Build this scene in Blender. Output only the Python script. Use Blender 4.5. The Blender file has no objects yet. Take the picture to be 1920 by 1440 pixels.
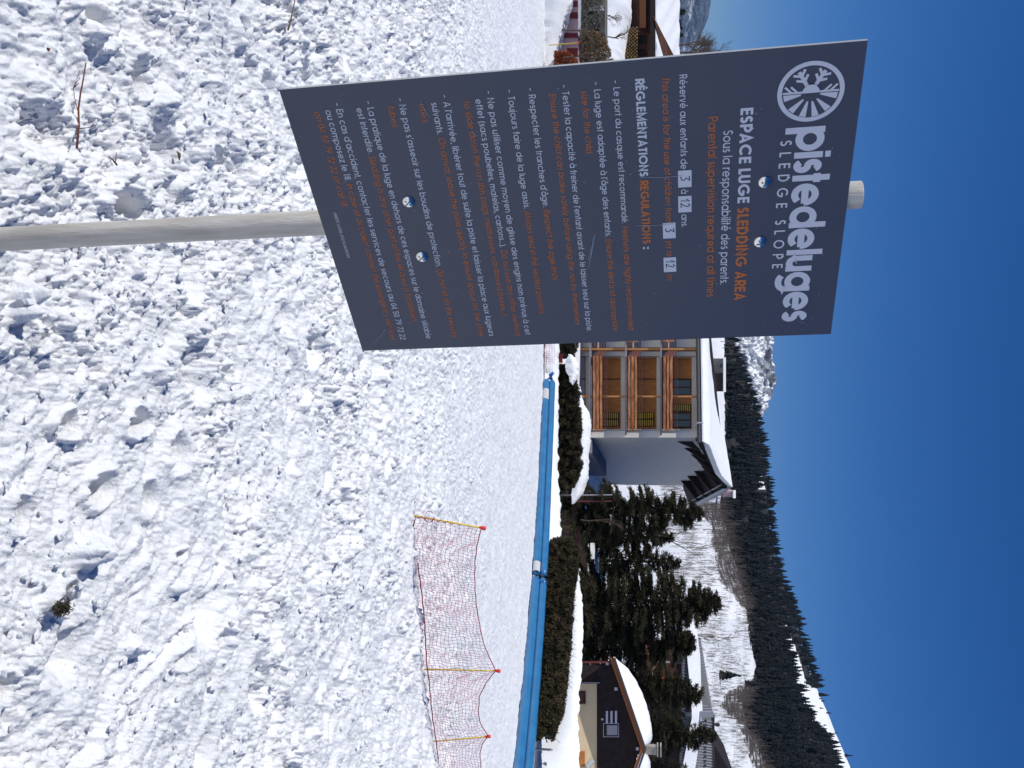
import bpy, math, random
import numpy as np
from mathutils import Vector, Matrix
random.seed(7); rng = np.random.default_rng(11)
S = bpy.context.scene; COL = S.collection
R = math.radians

# ------------------------------------------------------------------ camera
F = 1770.0; PITCH = R(8.5); CAMZ = 1.6
cp, sp = math.cos(PITCH), math.sin(PITCH)
cam = bpy.data.cameras.new('camera'); cam.sensor_width = 36.0; cam.sensor_fit = 'HORIZONTAL'
cam.lens = F / 1920 * 36.0; cam.clip_start = 0.05; cam.clip_end = 30000
co = bpy.data.objects.new('camera', cam); COL.objects.link(co); S.camera = co
# the phone is held sideways: picture x = up, picture y = to the left
M = Matrix(((0, -1, 0, 0), (sp, 0, -cp, 0), (cp, 0, sp, CAMZ), (0, 0, 0, 1)))
co.matrix_world = M

# ------------------------------------------------------------------ light
SUN_EL, SUN_AZ = 48.0, -106.0      # from the left, a little behind the camera
sd = Vector((math.sin(R(SUN_AZ)) * math.cos(R(SUN_EL)), math.cos(R(SUN_AZ)) * math.cos(R(SUN_EL)), math.sin(R(SUN_EL))))
w = bpy.data.worlds.new("World"); S.world = w; w.use_nodes = True
nt = w.node_tree; bg = nt.nodes['Background']
sky = nt.nodes.new('ShaderNodeTexSky'); sky.sky_type = 'NISHITA'; sky.sun_disc = False
sky.sun_elevation = R(SUN_EL); sky.sun_rotation = R(SUN_AZ)
sky.altitude = 2500; sky.air_density = 1.0; sky.dust_density = 0.0; sky.ozone_density = 6.0
hs = nt.nodes.new('ShaderNodeHueSaturation'); hs.inputs['Saturation'].default_value = 1.30; hs.inputs['Hue'].default_value = 0.510; hs.inputs['Value'].default_value = 1.0
nt.links.new(sky.outputs[0], hs.inputs['Color']); nt.links.new(hs.outputs[0], bg.inputs[0])
bg.inputs[1].default_value = 0.083
sl = bpy.data.lights.new('sun', 'SUN'); sl.energy = 4.1; sl.angle = R(0.53); sl.color = (0.99, 0.98, 0.94)
so = bpy.data.objects.new('sun', sl); COL.objects.link(so); so.rotation_euler = sd.to_track_quat('Z', 'Y').to_euler()
vs = S.view_settings; vs.view_transform = 'Standard'; vs.look = 'None'; vs.gamma = 1; vs.exposure = 0; vs.use_curve_mapping = False
try:
    S.cycles.max_bounces = 6; S.cycles.transparent_max_bounces = 8
except Exception: pass

# ------------------------------------------------------------------ helpers
ORG = {}
def mat(name, col, rough=0.8, metal=0.0, col2=None, scale=5.0, bump=0.0, bscale=None, spec=0.3, stretch=None, contrast=(0.35, 0.65), detail=4):
    m = bpy.data.materials.new(name); m.use_nodes = True; t = m.node_tree; b = t.nodes['Principled BSDF']
    b.inputs['Base Color'].default_value = (*col, 1); b.inputs['Roughness'].default_value = rough
    b.inputs['Metallic'].default_value = metal; b.inputs['Specular IOR Level'].default_value = spec
    if col2 is not None or bump:
        tc = t.nodes.new('ShaderNodeTexCoord'); mp = t.nodes.new('ShaderNodeMapping')
        t.links.new(tc.outputs['Object'], mp.inputs[0])
        if stretch: mp.inputs['Scale'].default_value = stretch
    if col2 is not None:
        n = t.nodes.new('ShaderNodeTexNoise'); n.inputs['Scale'].default_value = scale; n.inputs['Detail'].default_value = detail
        cr = t.nodes.new('ShaderNodeValToRGB'); cr.color_ramp.elements[0].color = (*col, 1); cr.color_ramp.elements[1].color = (*col2, 1)
        cr.color_ramp.elements[0].position, cr.color_ramp.elements[1].position = contrast
        t.links.new(mp.outputs[0], n.inputs['Vector']); t.links.new(n.outputs['Fac'], cr.inputs[0]); t.links.new(cr.outputs[0], b.inputs['Base Color'])
    if bump:
        n2 = t.nodes.new('ShaderNodeTexNoise'); n2.inputs['Scale'].default_value = bscale or scale * 3; n2.inputs['Detail'].default_value = 5
        bu = t.nodes.new('ShaderNodeBump'); bu.inputs['Strength'].default_value = bump; bu.inputs['Distance'].default_value = 0.02
        t.links.new(mp.outputs[0], n2.inputs['Vector']); t.links.new(n2.outputs['Fac'], bu.inputs['Height']); t.links.new(bu.outputs[0], b.inputs['Normal'])
    return m

def tag(o, label=None, cat=None, group=None, kind=None):
    if label: o['label'] = label
    if cat: o['category'] = cat
    if group: o['group'] = group
    if kind: o['kind'] = kind
    return o
def empty(name, loc, label=None, cat=None, group=None):
    o = bpy.data.objects.new(name, None); COL.objects.link(o); o.location = loc; o.empty_display_size = 0.2
    ORG[o.name] = np.array(loc, float); return tag(o, label, cat, group)
class MB:
    def __init__(s): s.v = []; s.f = []; s.mi = []; s.n = 0
    def add(s, vs, fs, mi=0):
        s.v.extend([tuple(map(float, q)) for q in vs]); s.f.extend([tuple(i + s.n for i in f) for f in fs]); s.mi.extend([mi] * len(fs)); s.n += len(vs); return s
    def quad(s, a, b, c, d, mi=0): return s.add([a, b, c, d], [(0, 1, 2, 3)], mi)
    def hexa(s, p, mi=0):          # 8 points: 4 of one face, 4 of the opposite one
        return s.add(p, [(3, 2, 1, 0), (4, 5, 6, 7), (0, 1, 5, 4), (1, 2, 6, 5), (2, 3, 7, 6), (3, 0, 4, 7)], mi)
    def box(s, lo, hi, mi=0):
        (a, b, c), (d, e, g) = lo, hi
        return s.hexa([(a, b, c), (d, b, c), (d, e, c), (a, e, c), (a, b, g), (d, b, g), (d, e, g), (a, e, g)], mi)
    def tube(s, pts, r, n=6, cap=True, mi=0):
        pts = [Vector(p) for p in pts]; rr = r if hasattr(r, '__len__') else [r] * len(pts); vs = []; fs = []
        for i, p in enumerate(pts):
            d = (pts[min(i + 1, len(pts) - 1)] - pts[max(i - 1, 0)]); d = d.normalized() if d.length > 1e-9 else Vector((0, 0, 1))
            a = d.cross(Vector((0, 0, 1))) if abs(d.z) < 0.95 else d.cross(Vector((0, 1, 0))); a.normalize(); b = d.cross(a)
            for k in range(n):
                t = 2 * math.pi * k / n; vs.append(p + (a * math.cos(t) + b * math.sin(t)) * rr[i])
        for i in range(len(pts) - 1):
            for k in range(n):
                k2 = (k + 1) % n; fs.append((i * n + k, i * n + k2, (i + 1) * n + k2, (i + 1) * n + k))
        if cap: fs.append(tuple(range(n - 1, -1, -1))); fs.append(tuple((len(pts) - 1) * n + k for k in range(n)))
        return s.add(vs, fs, mi)
    def grid(s, P, mi=0):          # P[i][j] points
        P = np.asarray(P, float); a, b = P.shape[:2]
        return s.add(P.reshape(-1, 3), [(i * b + j, i * b + j + 1, (i + 1) * b + j + 1, (i + 1) * b + j) for i in range(a - 1) for j in range(b - 1)], mi)
    def build(s, name, m, parent=None, smooth=False, **kw):
        me = bpy.data.meshes.new(name); v = np.array(s.v, float).reshape(-1, 3)
        og = ORG.get(parent.name, np.zeros(3)) if parent else np.zeros(3)
        me.from_pydata((v - og).tolist(), [], s.f)
        for q in (m if isinstance(m, (list, tuple)) else [m]): me.materials.append(q)
        if isinstance(m, (list, tuple)): me.polygons.foreach_set('material_index', s.mi)
        if smooth: me.polygons.foreach_set('use_smooth', [True] * len(me.polygons))
        me.update(); o = bpy.data.objects.new(name, me); COL.objects.link(o)
        if parent: o.parent = parent; ORG[o.name] = og
        return tag(o, **kw)
def mesh_np(name, V, Q, m, parent=None, smooth=True, mi=None, **kw):   # numpy quads or tris
    me = bpy.data.meshes.new(name); og = ORG.get(parent.name, np.zeros(3)) if parent else np.zeros(3)
    V = np.asarray(V, np.float32) - og.astype(np.float32); Q = np.asarray(Q, np.int32); k = Q.shape[1]
    me.vertices.add(len(V)); me.vertices.foreach_set('co', V.ravel()); me.loops.add(Q.size); me.loops.foreach_set('vertex_index', Q.ravel())
    me.polygons.add(len(Q)); me.polygons.foreach_set('loop_start', np.arange(0, Q.size, k, dtype=np.int32))
    for q in (m if isinstance(m, (list, tuple)) else [m]): me.materials.append(q)
    if mi is not None: me.polygons.foreach_set('material_index', mi.astype(np.int32))
    me.polygons.foreach_set('use_smooth', np.full(len(Q), smooth)); me.update(calc_edges=True)
    o = bpy.data.objects.new(name, me); COL.objects.link(o)
    if parent: o.parent = parent; ORG[o.name] = og
    return tag(o, **kw)
def copy_tree(o, parent=None):
    c = o.copy(); COL.objects.link(c); c.parent = parent
    for ch in list(o.children): copy_tree(ch, c)
    return c

# a sight line through photograph column u (to the right) and height X (upwards), met at distance y
def slope(X): v = (X - 960) / F; return (-sp + v * cp) / (cp + v * sp)
def side(u, X): v = (X - 960) / F; return ((u - 720) / F) / (cp + v * sp)
def at(u, X, y): return np.array([side(u, X) * y, y, CAMZ + slope(X) * y])
def fbm_tools():
    P = rng.permutation(4096).astype(np.int64); G = rng.uniform(0, 2 * np.pi, 4096); gx, gy = np.cos(G), np.sin(G)
    def h(i, j): return P[(P[i & 4095] + j) & 4095]
    def noise(x, y):
        xi = np.floor(x).astype(np.int64); yi = np.floor(y).astype(np.int64); xf, yf = x - xi, y - yi
        u = xf * xf * xf * (xf * (xf * 6 - 15) + 10); v = yf * yf * yf * (yf * (yf * 6 - 15) + 10)
        def g(a, b): k = h(xi + a, yi + b); return gx[k] * (xf - a) + gy[k] * (yf - b)
        return ((g(0, 0) * (1 - u) + g(1, 0) * u) * (1 - v) + (g(0, 1) * (1 - u) + g(1, 1) * u) * v) * 1.5
    RX, RY, RV = rng.random(4096), rng.random(4096), rng.random(4096)
    def worley(x, y):              # distance to nearest point, and that point's random value
        xi = np.floor(x).astype(np.int64); yi = np.floor(y).astype(np.int64); best = np.full(x.shape, 9.0); val = np.zeros(x.shape)
        for a in (-1, 0, 1):
            for b in (-1, 0, 1):
                k = h(xi + a, yi + b); d = np.hypot(xi + a + RX[k] - x, yi + b + RY[k] - y); q = d < best; best = np.where(q, d, best); val = np.where(q, RV[k], val)
        return best, val
    return noise, worley
noise2, worley2 = fbm_tools()
def fbm(x, y, o=4, g=0.5):
    s = 0; a = 1
    for i in range(o): s = s + a * noise2(x + 17.3 * i, y - 9.1 * i); x = x * 2.03; y = y * 2.03; a *= g
    return s
def sm(a, b, x): t = np.clip((x - a) / (b - a), 0, 1); return t * t * (3 - 2 * t)

# ------------------------------------------------------------------ materials
def snow_material(name, micro=True):
    m = bpy.data.materials.new(name); m.use_nodes = True; t = m.node_tree; b = t.nodes['Principled BSDF']
    b.inputs['Roughness'].default_value = 0.55; b.inputs['Specular IOR Level'].default_value = 0.25
    if micro: b.inputs['Subsurface Weight'].default_value = 0.3; b.inputs['Subsurface Radius'].default_value = (1.0, 1.0, 1.0); b.inputs['Subsurface Scale'].default_value = 0.012
    tc = t.nodes.new('ShaderNodeTexCoord')
    n = t.nodes.new('ShaderNodeTexNoise'); n.inputs['Scale'].default_value = 1.3; n.inputs['Detail'].default_value = 6
    cr = t.nodes.new('ShaderNodeValToRGB'); cr.color_ramp.elements[0].color = (0.87, 0.87, 0.875, 1); cr.color_ramp.elements[1].color = (0.94, 0.935, 0.93, 1)
    cr.color_ramp.elements[0].position = 0.3; cr.color_ramp.elements[1].position = 0.7
    t.links.new(tc.outputs['Object'], n.inputs['Vector']); t.links.new(n.outputs['Fac'], cr.inputs[0]); t.links.new(cr.outputs[0], b.inputs['Base Color'])
    if micro:
        n2 = t.nodes.new('ShaderNodeTexNoise'); n2.inputs['Scale'].default_value = 42; n2.inputs['Detail'].default_value = 6; n2.inputs['Roughness'].default_value = 0.7
        bu = t.nodes.new('ShaderNodeBump'); bu.inputs['Strength'].default_value = 1.0; bu.inputs['Distance'].default_value = 0.014
        t.links.new(tc.outputs['Object'], n2.inputs['Vector']); t.links.new(n2.outputs['Fac'], bu.inputs['Height']); t.links.new(bu.outputs[0], b.inputs['Normal'])
    return m
SNOW = snow_material('snow'); SNOWFAR = snow_material('far_snow', False)
MT = dict(
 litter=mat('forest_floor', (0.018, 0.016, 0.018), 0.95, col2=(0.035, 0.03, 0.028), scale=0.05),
 barefloor=mat('leafless_wood_floor', (0.085, 0.070, 0.064), 0.95, col2=(0.62, 0.62, 0.62), scale=0.22, contrast=(0.50, 0.62), detail=7),
 steel=mat('galvanised_steel', (0.44, 0.40, 0.34), 0.5, 0.2, col2=(0.60, 0.56, 0.49), scale=9, bump=0.25, bscale=60, stretch=(6, 6, 0.7), spec=0.5),
 board=mat('sign_board', (0.050, 0.060, 0.094), 0.42, 0, col2=(0.065, 0.070, 0.100), scale=2.2, spec=0.5),
 alu=mat('board_edge', (0.42, 0.42, 0.42), 0.45, 0.5), white=mat('print_white', (0.60, 0.63, 0.70), 0.6), orange=mat('print_orange', (0.50, 0.16, 0.048), 0.6),
 ink=mat('marker_ink', (0.02, 0.02, 0.03), 0.6), chrome=mat('bolt_metal', (0.75, 0.75, 0.74), 0.12, 1.0), scratch=mat('scratch', (0.3, 0.33, 0.42), 0.7),
 blue=mat('blue_vinyl', (0.022, 0.135, 0.30), 0.34, col2=(0.028, 0.165, 0.34), scale=2, spec=0.5, bump=0.15, bscale=5), darkblue=mat('dark_blue_vinyl', (0.008, 0.075, 0.30), 0.3, spec=0.5),
 greypatch=mat('grey_patch', (0.5, 0.5, 0.48), 0.6), cord=mat('red_cord', (0.42, 0.03, 0.07), 0.7), net=mat('netting_twine', (0.50, 0.08, 0.14), 0.7),
 yellow=mat('yellow_pole', (0.72, 0.52, 0.06), 0.5), redcap=mat('red_cap', (0.75, 0.06, 0.03), 0.45),
 plaster=mat('white_plaster', (0.67, 0.625, 0.56), 0.9, col2=(0.71, 0.665, 0.60), scale=1.2, bump=0.05), wood=mat('orange_wood', (0.42, 0.15, 0.040), 0.7, col2=(0.54, 0.215, 0.06), scale=3, stretch=(3, 3, 0.6)),
 plank=mat('weathered_plank', (0.24, 0.075, 0.028), 0.7, col2=(0.44, 0.20, 0.09), scale=1.6, stretch=(0.7, 0.7, 5), contrast=(0.4, 0.6)), rail=mat('dark_red_rail', (0.13, 0.045, 0.035), 0.6),
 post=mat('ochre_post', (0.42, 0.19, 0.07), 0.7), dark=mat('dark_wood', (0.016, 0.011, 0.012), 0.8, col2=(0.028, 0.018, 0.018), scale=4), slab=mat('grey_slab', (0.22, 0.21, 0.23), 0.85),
 shut=mat('yellow_louvre', (0.66, 0.42, 0.05), 0.6), brown=mat('brown_frame', (0.09, 0.035, 0.015), 0.6), fascia=mat('grey_fascia', (0.42, 0.45, 0.5), 0.5), gutter=mat('dark_gutter', (0.05, 0.055, 0.06), 0.5),
 glass=mat('window_glass', (0.03, 0.035, 0.045), 0.06, spec=0.9), beige=mat('beige_render', (0.68, 0.52, 0.32), 0.9, col2=(0.72, 0.56, 0.35), scale=2), stain=mat('stained_bargeboard', (0.24, 0.085, 0.03), 0.6),
 redpost=mat('red_brown_post', (0.15, 0.035, 0.03), 0.6), lilac=mat('pale_block', (0.55, 0.5, 0.62), 0.7), stone=mat('chimney_stone', (0.30, 0.27, 0.23), 0.9, col2=(0.4, 0.36, 0.3), scale=6),
 metalroof=mat('metal_roof', (0.17, 0.165, 0.155), 0.5, 0.0, spec=0.5), needle=mat('needles', (0.022, 0.023, 0.012), 0.8, col2=(0.052, 0.046, 0.024), scale=0.9, spec=0.15), needle2=mat('far_needles', (0.009, 0.012, 0.014), 0.9, col2=(0.018, 0.020, 0.020), scale=0.02, spec=0.1),
 hedge=mat('hedge_leaves', (0.022, 0.022, 0.010), 0.85, col2=(0.062, 0.046, 0.024), scale=1.6, spec=0.15), bark=mat('bark', (0.06, 0.045, 0.035), 0.9), twig=mat('bare_twigs', (0.11, 0.075, 0.055), 0.9), fartwig=mat('far_twigs', (0.10, 0.08, 0.07), 0.9),
 stick=mat('twig_red_brown', (0.13, 0.035, 0.02), 0.7), tan=mat('tan_leaves', (0.22, 0.13, 0.06), 0.9, col2=(0.12, 0.10, 0.07), scale=2), rust=mat('rust_leaves', (0.26, 0.07, 0.025), 0.9),
 pink=mat('pink_wall', (0.40, 0.27, 0.29), 0.9), crimson=mat('crimson_shutter', (0.13, 0.012, 0.016), 0.7), firewood=mat('firewood', (0.46, 0.29, 0.11), 0.9, col2=(0.2, 0.12, 0.05), scale=6),
 chalet=mat('chalet_boards', (0.075, 0.03, 0.018), 0.75, col2=(0.13, 0.05, 0.028), scale=1.5, stretch=(0.6, 0.6, 6)), fence=mat('grey_brown_boards', (0.085, 0.06, 0.045), 0.85, col2=(0.14, 0.10, 0.075), scale=1.5),
 rock=mat('grey_rock', (0.10, 0.10, 0.085), 0.9, col2=(0.19, 0.18, 0.15), scale=1.5), greyroof=mat('grey_roof', (0.33, 0.33, 0.37), 0.7), tuft=mat('dead_tuft', (0.06, 0.05, 0.03), 0.9),
 farrock=None)
# ------------------------------------------------------------------ terrain
UK = [-400, 0, 60, 110, 400, 640, 775, 870, 950, 1050, 1150, 1265, 1440, 1800]
KX = {200: [1175, 1180, 1180, 1180, 1215, 1235, 1238, 1238, 1236, 1236, 1238, 1240, 1246, 1250],
      300: [1180, 1186, 1188, 1190, 1255, 1300, 1300, 1300, 1290, 1292, 1300, 1305, 1315, 1320],
      450: [1190, 1200, 1205, 1210, 1290, 1340, 1350, 1354, 1345, 1362, 1392, 1395, 1410, 1430],
      900: [1195, 1208, 1212, 1220, 1330, 1370, 1417, 1434, 1440, 1457, 1494, 1531, 1610, 1700]}
def H(x, y):
    x = np.asarray(x, float); y = np.asarray(y, float); yy = np.maximum(y, 1e-3)
    z = np.where(y < 33, -0.1 * y, -3.3 - 0.07 * (y - 33))
    z62 = -3.3 - 0.07 * 29
    z = np.where(y > 62, z62 + (-3.95 - z62) * sm(62, 67, y), z)
    z = np.where(y < -30, 3.0, z)
    u = 720 + F * np.clip(x / yy, -2, 2)
    z100 = -3.0
    prev_y, prev_z = 100.0, np.full(x.shape, z100)
    z = np.where(y > 74, -3.95 + 0.95 * sm(74, 100, y), z)
    out = z.copy()
    for k in (200, 300, 450, 900):
        X = np.interp(u, UK, KX[k]); zk = CAMZ + slope(X) * k
        t = np.clip((y - prev_y) / (k - prev_y), 0, 1)
        out = np.where(y > prev_y, prev_z + (zk - prev_z) * t, out); prev_y, prev_z = float(k), zk
    out = np.where(y > 900, prev_z - (prev_z + 60) * sm(900, 1500, y), out)
    return out
def ground_hit(u, X, lo=1.5, hi=64):
    y = lo
    while y < hi:
        p = at(u, X, y)
        if p[2] <= float(H(p[0], p[1])): return p
        y += 0.02
    return at(u, X, hi)
# fine snow in front of the camera -------------------------------------------------
NR, NC, AX = 860, 940, 0.575
ty = np.linspace(0, 1, NR); ys = 1.25 * (63.0 / 1.25) ** ty; ax = np.linspace(-AX, AX, NC)
Y, A = np.meshgrid(ys, ax, indexing='ij'); Xg = A * (Y + 0.45)
def snow_height(x, y):
    far = sm(10, 26, y); near = 1 - far
    lx = x + 0.10 * fbm(x * 2, y * 2, 2); ly = y + 0.10 * fbm(x * 2 + 40, y * 2, 2)
    c, s = math.cos(R(131)), math.sin(R(131)); p = lx * c + ly * s; q = -lx * s + ly * c            # along / across the ski and sledge tracks
    c, s = math.cos(R(105)), math.sin(R(105)); p2 = lx * c + ly * s; q2 = -lx * s + ly * c; lf = sm(0.2, -0.25, x / np.maximum(y, 1))
    kn = 0.62 + 0.38 * sm(2.6, 4.6, y)
    z = 0.070 * fbm(x * 0.45, y * 0.45, 3) * (1 - 0.5 * far) + 0.020 * near * fbm(x * 1.6 + 8, y * 1.6, 3)
    patch = fbm(x * 0.9 + 5, y * 0.7 + 2, 3) + 0.20 * sm(0.6, -0.6, x)
    rough = 0.12 + 0.13 * sm(3, 5, y) + 0.85 * sm(-0.15, 0.45, patch)                           # trampled patches between slicked ones
    slick = np.clip(1 - rough, 0, 1)
    st = fbm(p * 1.3, q * 6, 5, 0.68) * (1 - lf) + fbm(p2 * 1.3 + 5, q2 * 6, 5, 0.68) * lf; z += near * 0.020 * st * (0.45 + 0.55 * slick)
    z += 0.0050 * fbm(p * 5 + 9, q * 30, 3, 0.65) * (near + 0.2) * (0.4 + 0.6 * slick)
    d, v = worley2(lx * 4.3, ly * 4.3); z += kn * near * 0.050 * np.clip(0.5 - d, 0, 1) * (v > 0.70) * (0.15 + rough) * (1 - 0.4 * sm(4, 9, y))
    d, v = worley2(lx * 10.5 + 3, ly * 10.5); z += kn * (near * 0.048 + 0.016) * np.clip(0.48 - d, 0, 1) * (v > 0.50) * (0.12 + 0.95 * rough)
    d, v = worley2(lx * 21 + 7, ly * 21); z += kn * (near * 0.026 + 0.006) * np.clip(0.5 - d, 0, 1) * (v > 0.42) * (0.2 + 0.9 * rough)
    d, v = worley2(lx * 1.9 + 1.7, ly * 1.6 + 0.4); pit = np.clip(1 - d / 0.22, 0, 1) * (v > 0.62)
    z -= near * 0.07 * np.minimum(pit * 1.5, 1) * (1 - 0.55 * sm(4.5, 9, y)); z += near * 0.018 * np.clip(1 - np.abs(d - 0.30) / 0.10, 0, 1) * (v > 0.62) * (0.5 + rough)
    bl = fbm(lx * 3.0, ly * 3.0, 5, 0.60); z += kn * near * 0.022 * (1 - np.abs(bl)) * (0.25 + rough) + near * 0.010 * bl
    z += 0.0115 * fbm(x * 9, y * 9, 4, 0.70) * (near + 0.8) * (0.35 + 0.8 * rough + 0.5 * far)
    z += 0.0062 * fbm(x * 30, y * 30, 3, 0.75) * (1 - sm(6, 14, y)) * (0.55 + rough)
    d, v = worley2(lx * 46 + 2, ly * 46); z += 0.0085 * np.clip(0.5 - d, 0, 1) * (v > 0.55) * (1 - sm(5, 12, y)) * (0.5 + rough)
    d, v = worley2(lx * 6 + 9, ly * 5); z += 0.085 * sm(3.5, 6, y) * (1 - sm(11, 18, y)) * np.clip(0.40 - d, 0, 1) * (v > 0.6)
    # piste beyond: raked across, crumbly
    z += far * (0.014 * fbm(x * 0.7, y * 4, 4, 0.65) + 0.020 * fbm(x * 2.6, y * 1.6, 4, 0.65))
    return z
def sledge_groove(x, y, z, pts, wd, dp):
    for (x0, y0), (x1, y1) in zip(pts[:-1], pts[1:]):
        dx, dy = x1 - x0, y1 - y0; L2 = dx * dx + dy * dy; t = np.clip(((x - x0) * dx + (y - y0) * dy) / L2, 0, 1)
        d = np.hypot(x - x0 - t * dx, y - y0 - t * dy); z = z - dp * np.clip(1.3 - d / wd, 0, 1) * (d < wd * 1.3) + dp * 0.35 * np.exp(-((d - wd * 1.7) / (0.5 * wd)) ** 2)
    return z
Z = H(Xg, Y) + snow_height(Xg, Y)
def gp(u, X): p = ground_hit(u, X); return (p[0], p[1])
def hole(u, X, ru, rx, dp):   # blue pits that the photo shows one by one
    global Z
    c = ground_hit(u, X); a = np.abs(ground_hit(u + ru, X)[0] - c[0]); b = abs(ground_hit(u, X + rx)[1] - c[1])
    wob = 1 + 0.25 * fbm(Xg * 7 + u, Y * 7, 2)
    d = np.hypot((Xg - c[0]) / a, (Y - c[1]) / b) * wob
    Z = Z - dp * sm(1.0, 0.55, d) + dp * 0.30 * np.exp(-((d - 1.25) / 0.22) ** 2)
for hh in [(385, 222, 26, 30, 0.14), (790, 240, 24, 18, 0.12), (800, 110, 22, 20, 0.10), (918, 170, 30, 26, 0.11), (1120, 105, 30, 17, 0.12), (50, 172, 34, 16, 0.11),
           (375, 325, 26, 14, 0.09), (148, 250, 32, 18, 0.07), (930, 262, 30, 12, 0.10), (965, 20, 34, 16, 0.11), (1290, 8, 26, 12, 0.10), (295, 400, 16, 14, 0.07), (640, 60, 20, 14, 0.08),
           (850, 320, 36, 14, 0.08), (1235, 323, 18, 10, 0.07), (508, 332, 18, 12, 0.07), (1200, 385, 14, 10, 0.05), (160, 505, 26, 7, 0.06), (70, 455, 34, 6, 0.05), (1040, 320, 12, 9, 0.05), (700, 420, 14, 8, 0.05)]:
    hole(*hh)
def mound(u, X, ru, rx, hg):
    global Z
    c = ground_hit(u, X); a = np.abs(ground_hit(u + ru, X)[0] - c[0]); b = abs(ground_hit(u, X + rx)[1] - c[1])
    d = np.hypot((Xg - c[0]) / a, (Y - c[1]) / b) * (1 + 0.3 * fbm(Xg * 9 - u, Y * 9, 3))
    Z = Z + hg * sm(1.0, 0.15, d) * (1 + 0.5 * fbm(Xg * 14, Y * 14, 3))
for q in [(550, 20, 34, 26, 0.07), (585, 5, 30, 14, 0.06), (198, 300, 40, 26, 0.08), (1035, 145, 46, 40, 0.10), (690, 285, 60, 30, 0.05), (740, 395, 24, 18, 0.05), (330, 215, 24, 22, 0.05),
          (1210, 235, 26, 22, 0.06), (1100, 310, 20, 16, 0.05), (1195, 400, 60, 10, 0.05), (800, 380, 20, 16, 0.05), (60, 150, 30, 20, 0.05), (1100, 738, 14, 8, 0.05), (600, 180, 14, 8, 0.05)]:
    mound(*q)
Z = sledge_groove(Xg, Y, Z, [gp(0, 445), gp(60, 450), gp(165, 470)], 0.05, 0.06)
Z = sledge_groove(Xg, Y, Z, [gp(0, 520), gp(100, 560), gp(166, 578)], 0.04, 0.05)
Z = sledge_groove(Xg, Y, Z, [gp(1330, 205), gp(1180, 330), gp(1040, 400)], 0.03, 0.035)
Z = sledge_groove(Xg, Y, Z, [gp(30, 858), gp(75, 860), gp(115, 861)], 0.07, 0.05)
idx = np.arange(NR * NC).reshape(NR, NC)
Q = np.stack([idx[:-1, :-1], idx[:-1, 1:], idx[1:, 1:], idx[1:, :-1]], -1).reshape(-1, 4)
mesh_np('snow_piste', np.stack([Xg, Y, Z], -1).reshape(-1, 3), Q, SNOW, kind='structure')
from bisect import bisect_left
def Zs(x, y):   # height of the fine snow near (x, y)
    i = min(max(bisect_left(ys, y), 0), NR - 1); j = int(round((x / (y + 0.45) + AX) / (2 * AX) * (NC - 1))); j = min(max(j, 0), NC - 1)
    return float(Z[i, j])
# regions of the wooded slope, as seen over the roofs
FLO = ([500, 640, 700, 870, 930, 960, 1000, 1050, 1100, 1150, 1200, 1230, 1262, 1290, 1330, 1380, 1440, 1600], [1345, 1358, 1356, 1360, 1350, 1352, 1366, 1378, 1395, 1402, 1408, 1418, 1408, 1392, 1396, 1420, 1452, 1500])
FUP = ([500, 640, 775, 870, 950, 1050, 1150, 1200, 1262, 1264, 1300, 1335, 1350, 1400, 1440, 1600], [1350, 1372, 1419, 1436, 1442, 1459, 1496, 1510, 1531, 1496, 1508, 1526, 1556, 1566, 1582, 1620])
GAP = ([1160, 1200, 1262], [1476, 1492, 1512], [1474, 1474, 1494])       # snow tongue under the upper wood: u, top, bottom
def in_forest(u, X):
    a = X > np.interp(u, *FLO); b = X < np.interp(u, *FUP)
    gap = (u > 1160) & (u < 1264) & (X < np.interp(u, GAP[0], GAP[1])) & (X > np.interp(u, GAP[0], GAP[2]))
    clr = (u > 884) & (u < 912) & (X > 1416 + (u - 884) * 0.25) & (X < 1428 + (u - 884) * 0.25)
    return a & b & ~gap & ~clr
BARE = ([936, 945, 965, 985, 1005, 1030, 1080, 1110, 1135], [1306, 1303, 1320, 1338, 1332, 1340, 1347, 1378, 1398], [1345, 1346, 1350, 1356, 1362, 1372, 1393, 1398, 1400])
def in_bare(u, X):
    n_ = 5 * fbm(u / 9, X / 9, 3)
    a = (u > 936) & (u < 1135) & (X > np.interp(u, BARE[0], BARE[1]) + n_) & (X < np.interp(u, *FLO) + 6)
    b = (u > 1255) & (u < 1352) & (X > 1352 + 0.028 * (u - 1305) ** 2 + n_) & (X < np.interp(u, *FLO) + 6)
    c = (u > 1345) & (u < 1460) & (X > 1392 + 0.35 * (u - 1345) + n_ - 6) & (X < np.interp(u, *FLO) + 6)
    return a | b | c
def XofZ(z, y): s = (z - CAMZ) / y; return 960 + F * np.tan(np.arctan(s) + PITCH)
# coarse sheet to the horizon
az = np.concatenate([np.linspace(-32, 32, 641), np.linspace(34, 326, 100)]); rad = np.concatenate([0.4 * (60 / 0.4) ** np.linspace(0, 1, 60), np.linspace(62, 100, 16), np.linspace(105, 900, 190), 950 * (15300 / 950) ** np.linspace(0, 1, 24)])
AZ, RD = np.meshgrid(R(1) * az, rad, indexing='ij')
cx = np.sin(AZ) * RD; cy = np.cos(AZ) * RD
front = (np.cos(AZ) > 0.2)
cyy = np.where(front, np.cos(AZ) * RD, cy)
cz = H(cx, cyy); cz += (0.9 * fbm(cx / 40, cyy / 40, 4) * sm(110, 250, RD) + 0.15 * fbm(cx / 4, cyy / 4, 2) * sm(64, 90, RD)) * (RD < 1300)
inside = (np.abs(cx) < AX * (cyy + 0.45) + 0.15) & (cyy > 1.0) & (cyy < 64)
cz = cz - np.where(inside, 0.20, 0.0)
na, nr = AZ.shape; idx = np.arange(na * nr).reshape(na, nr)
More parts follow.
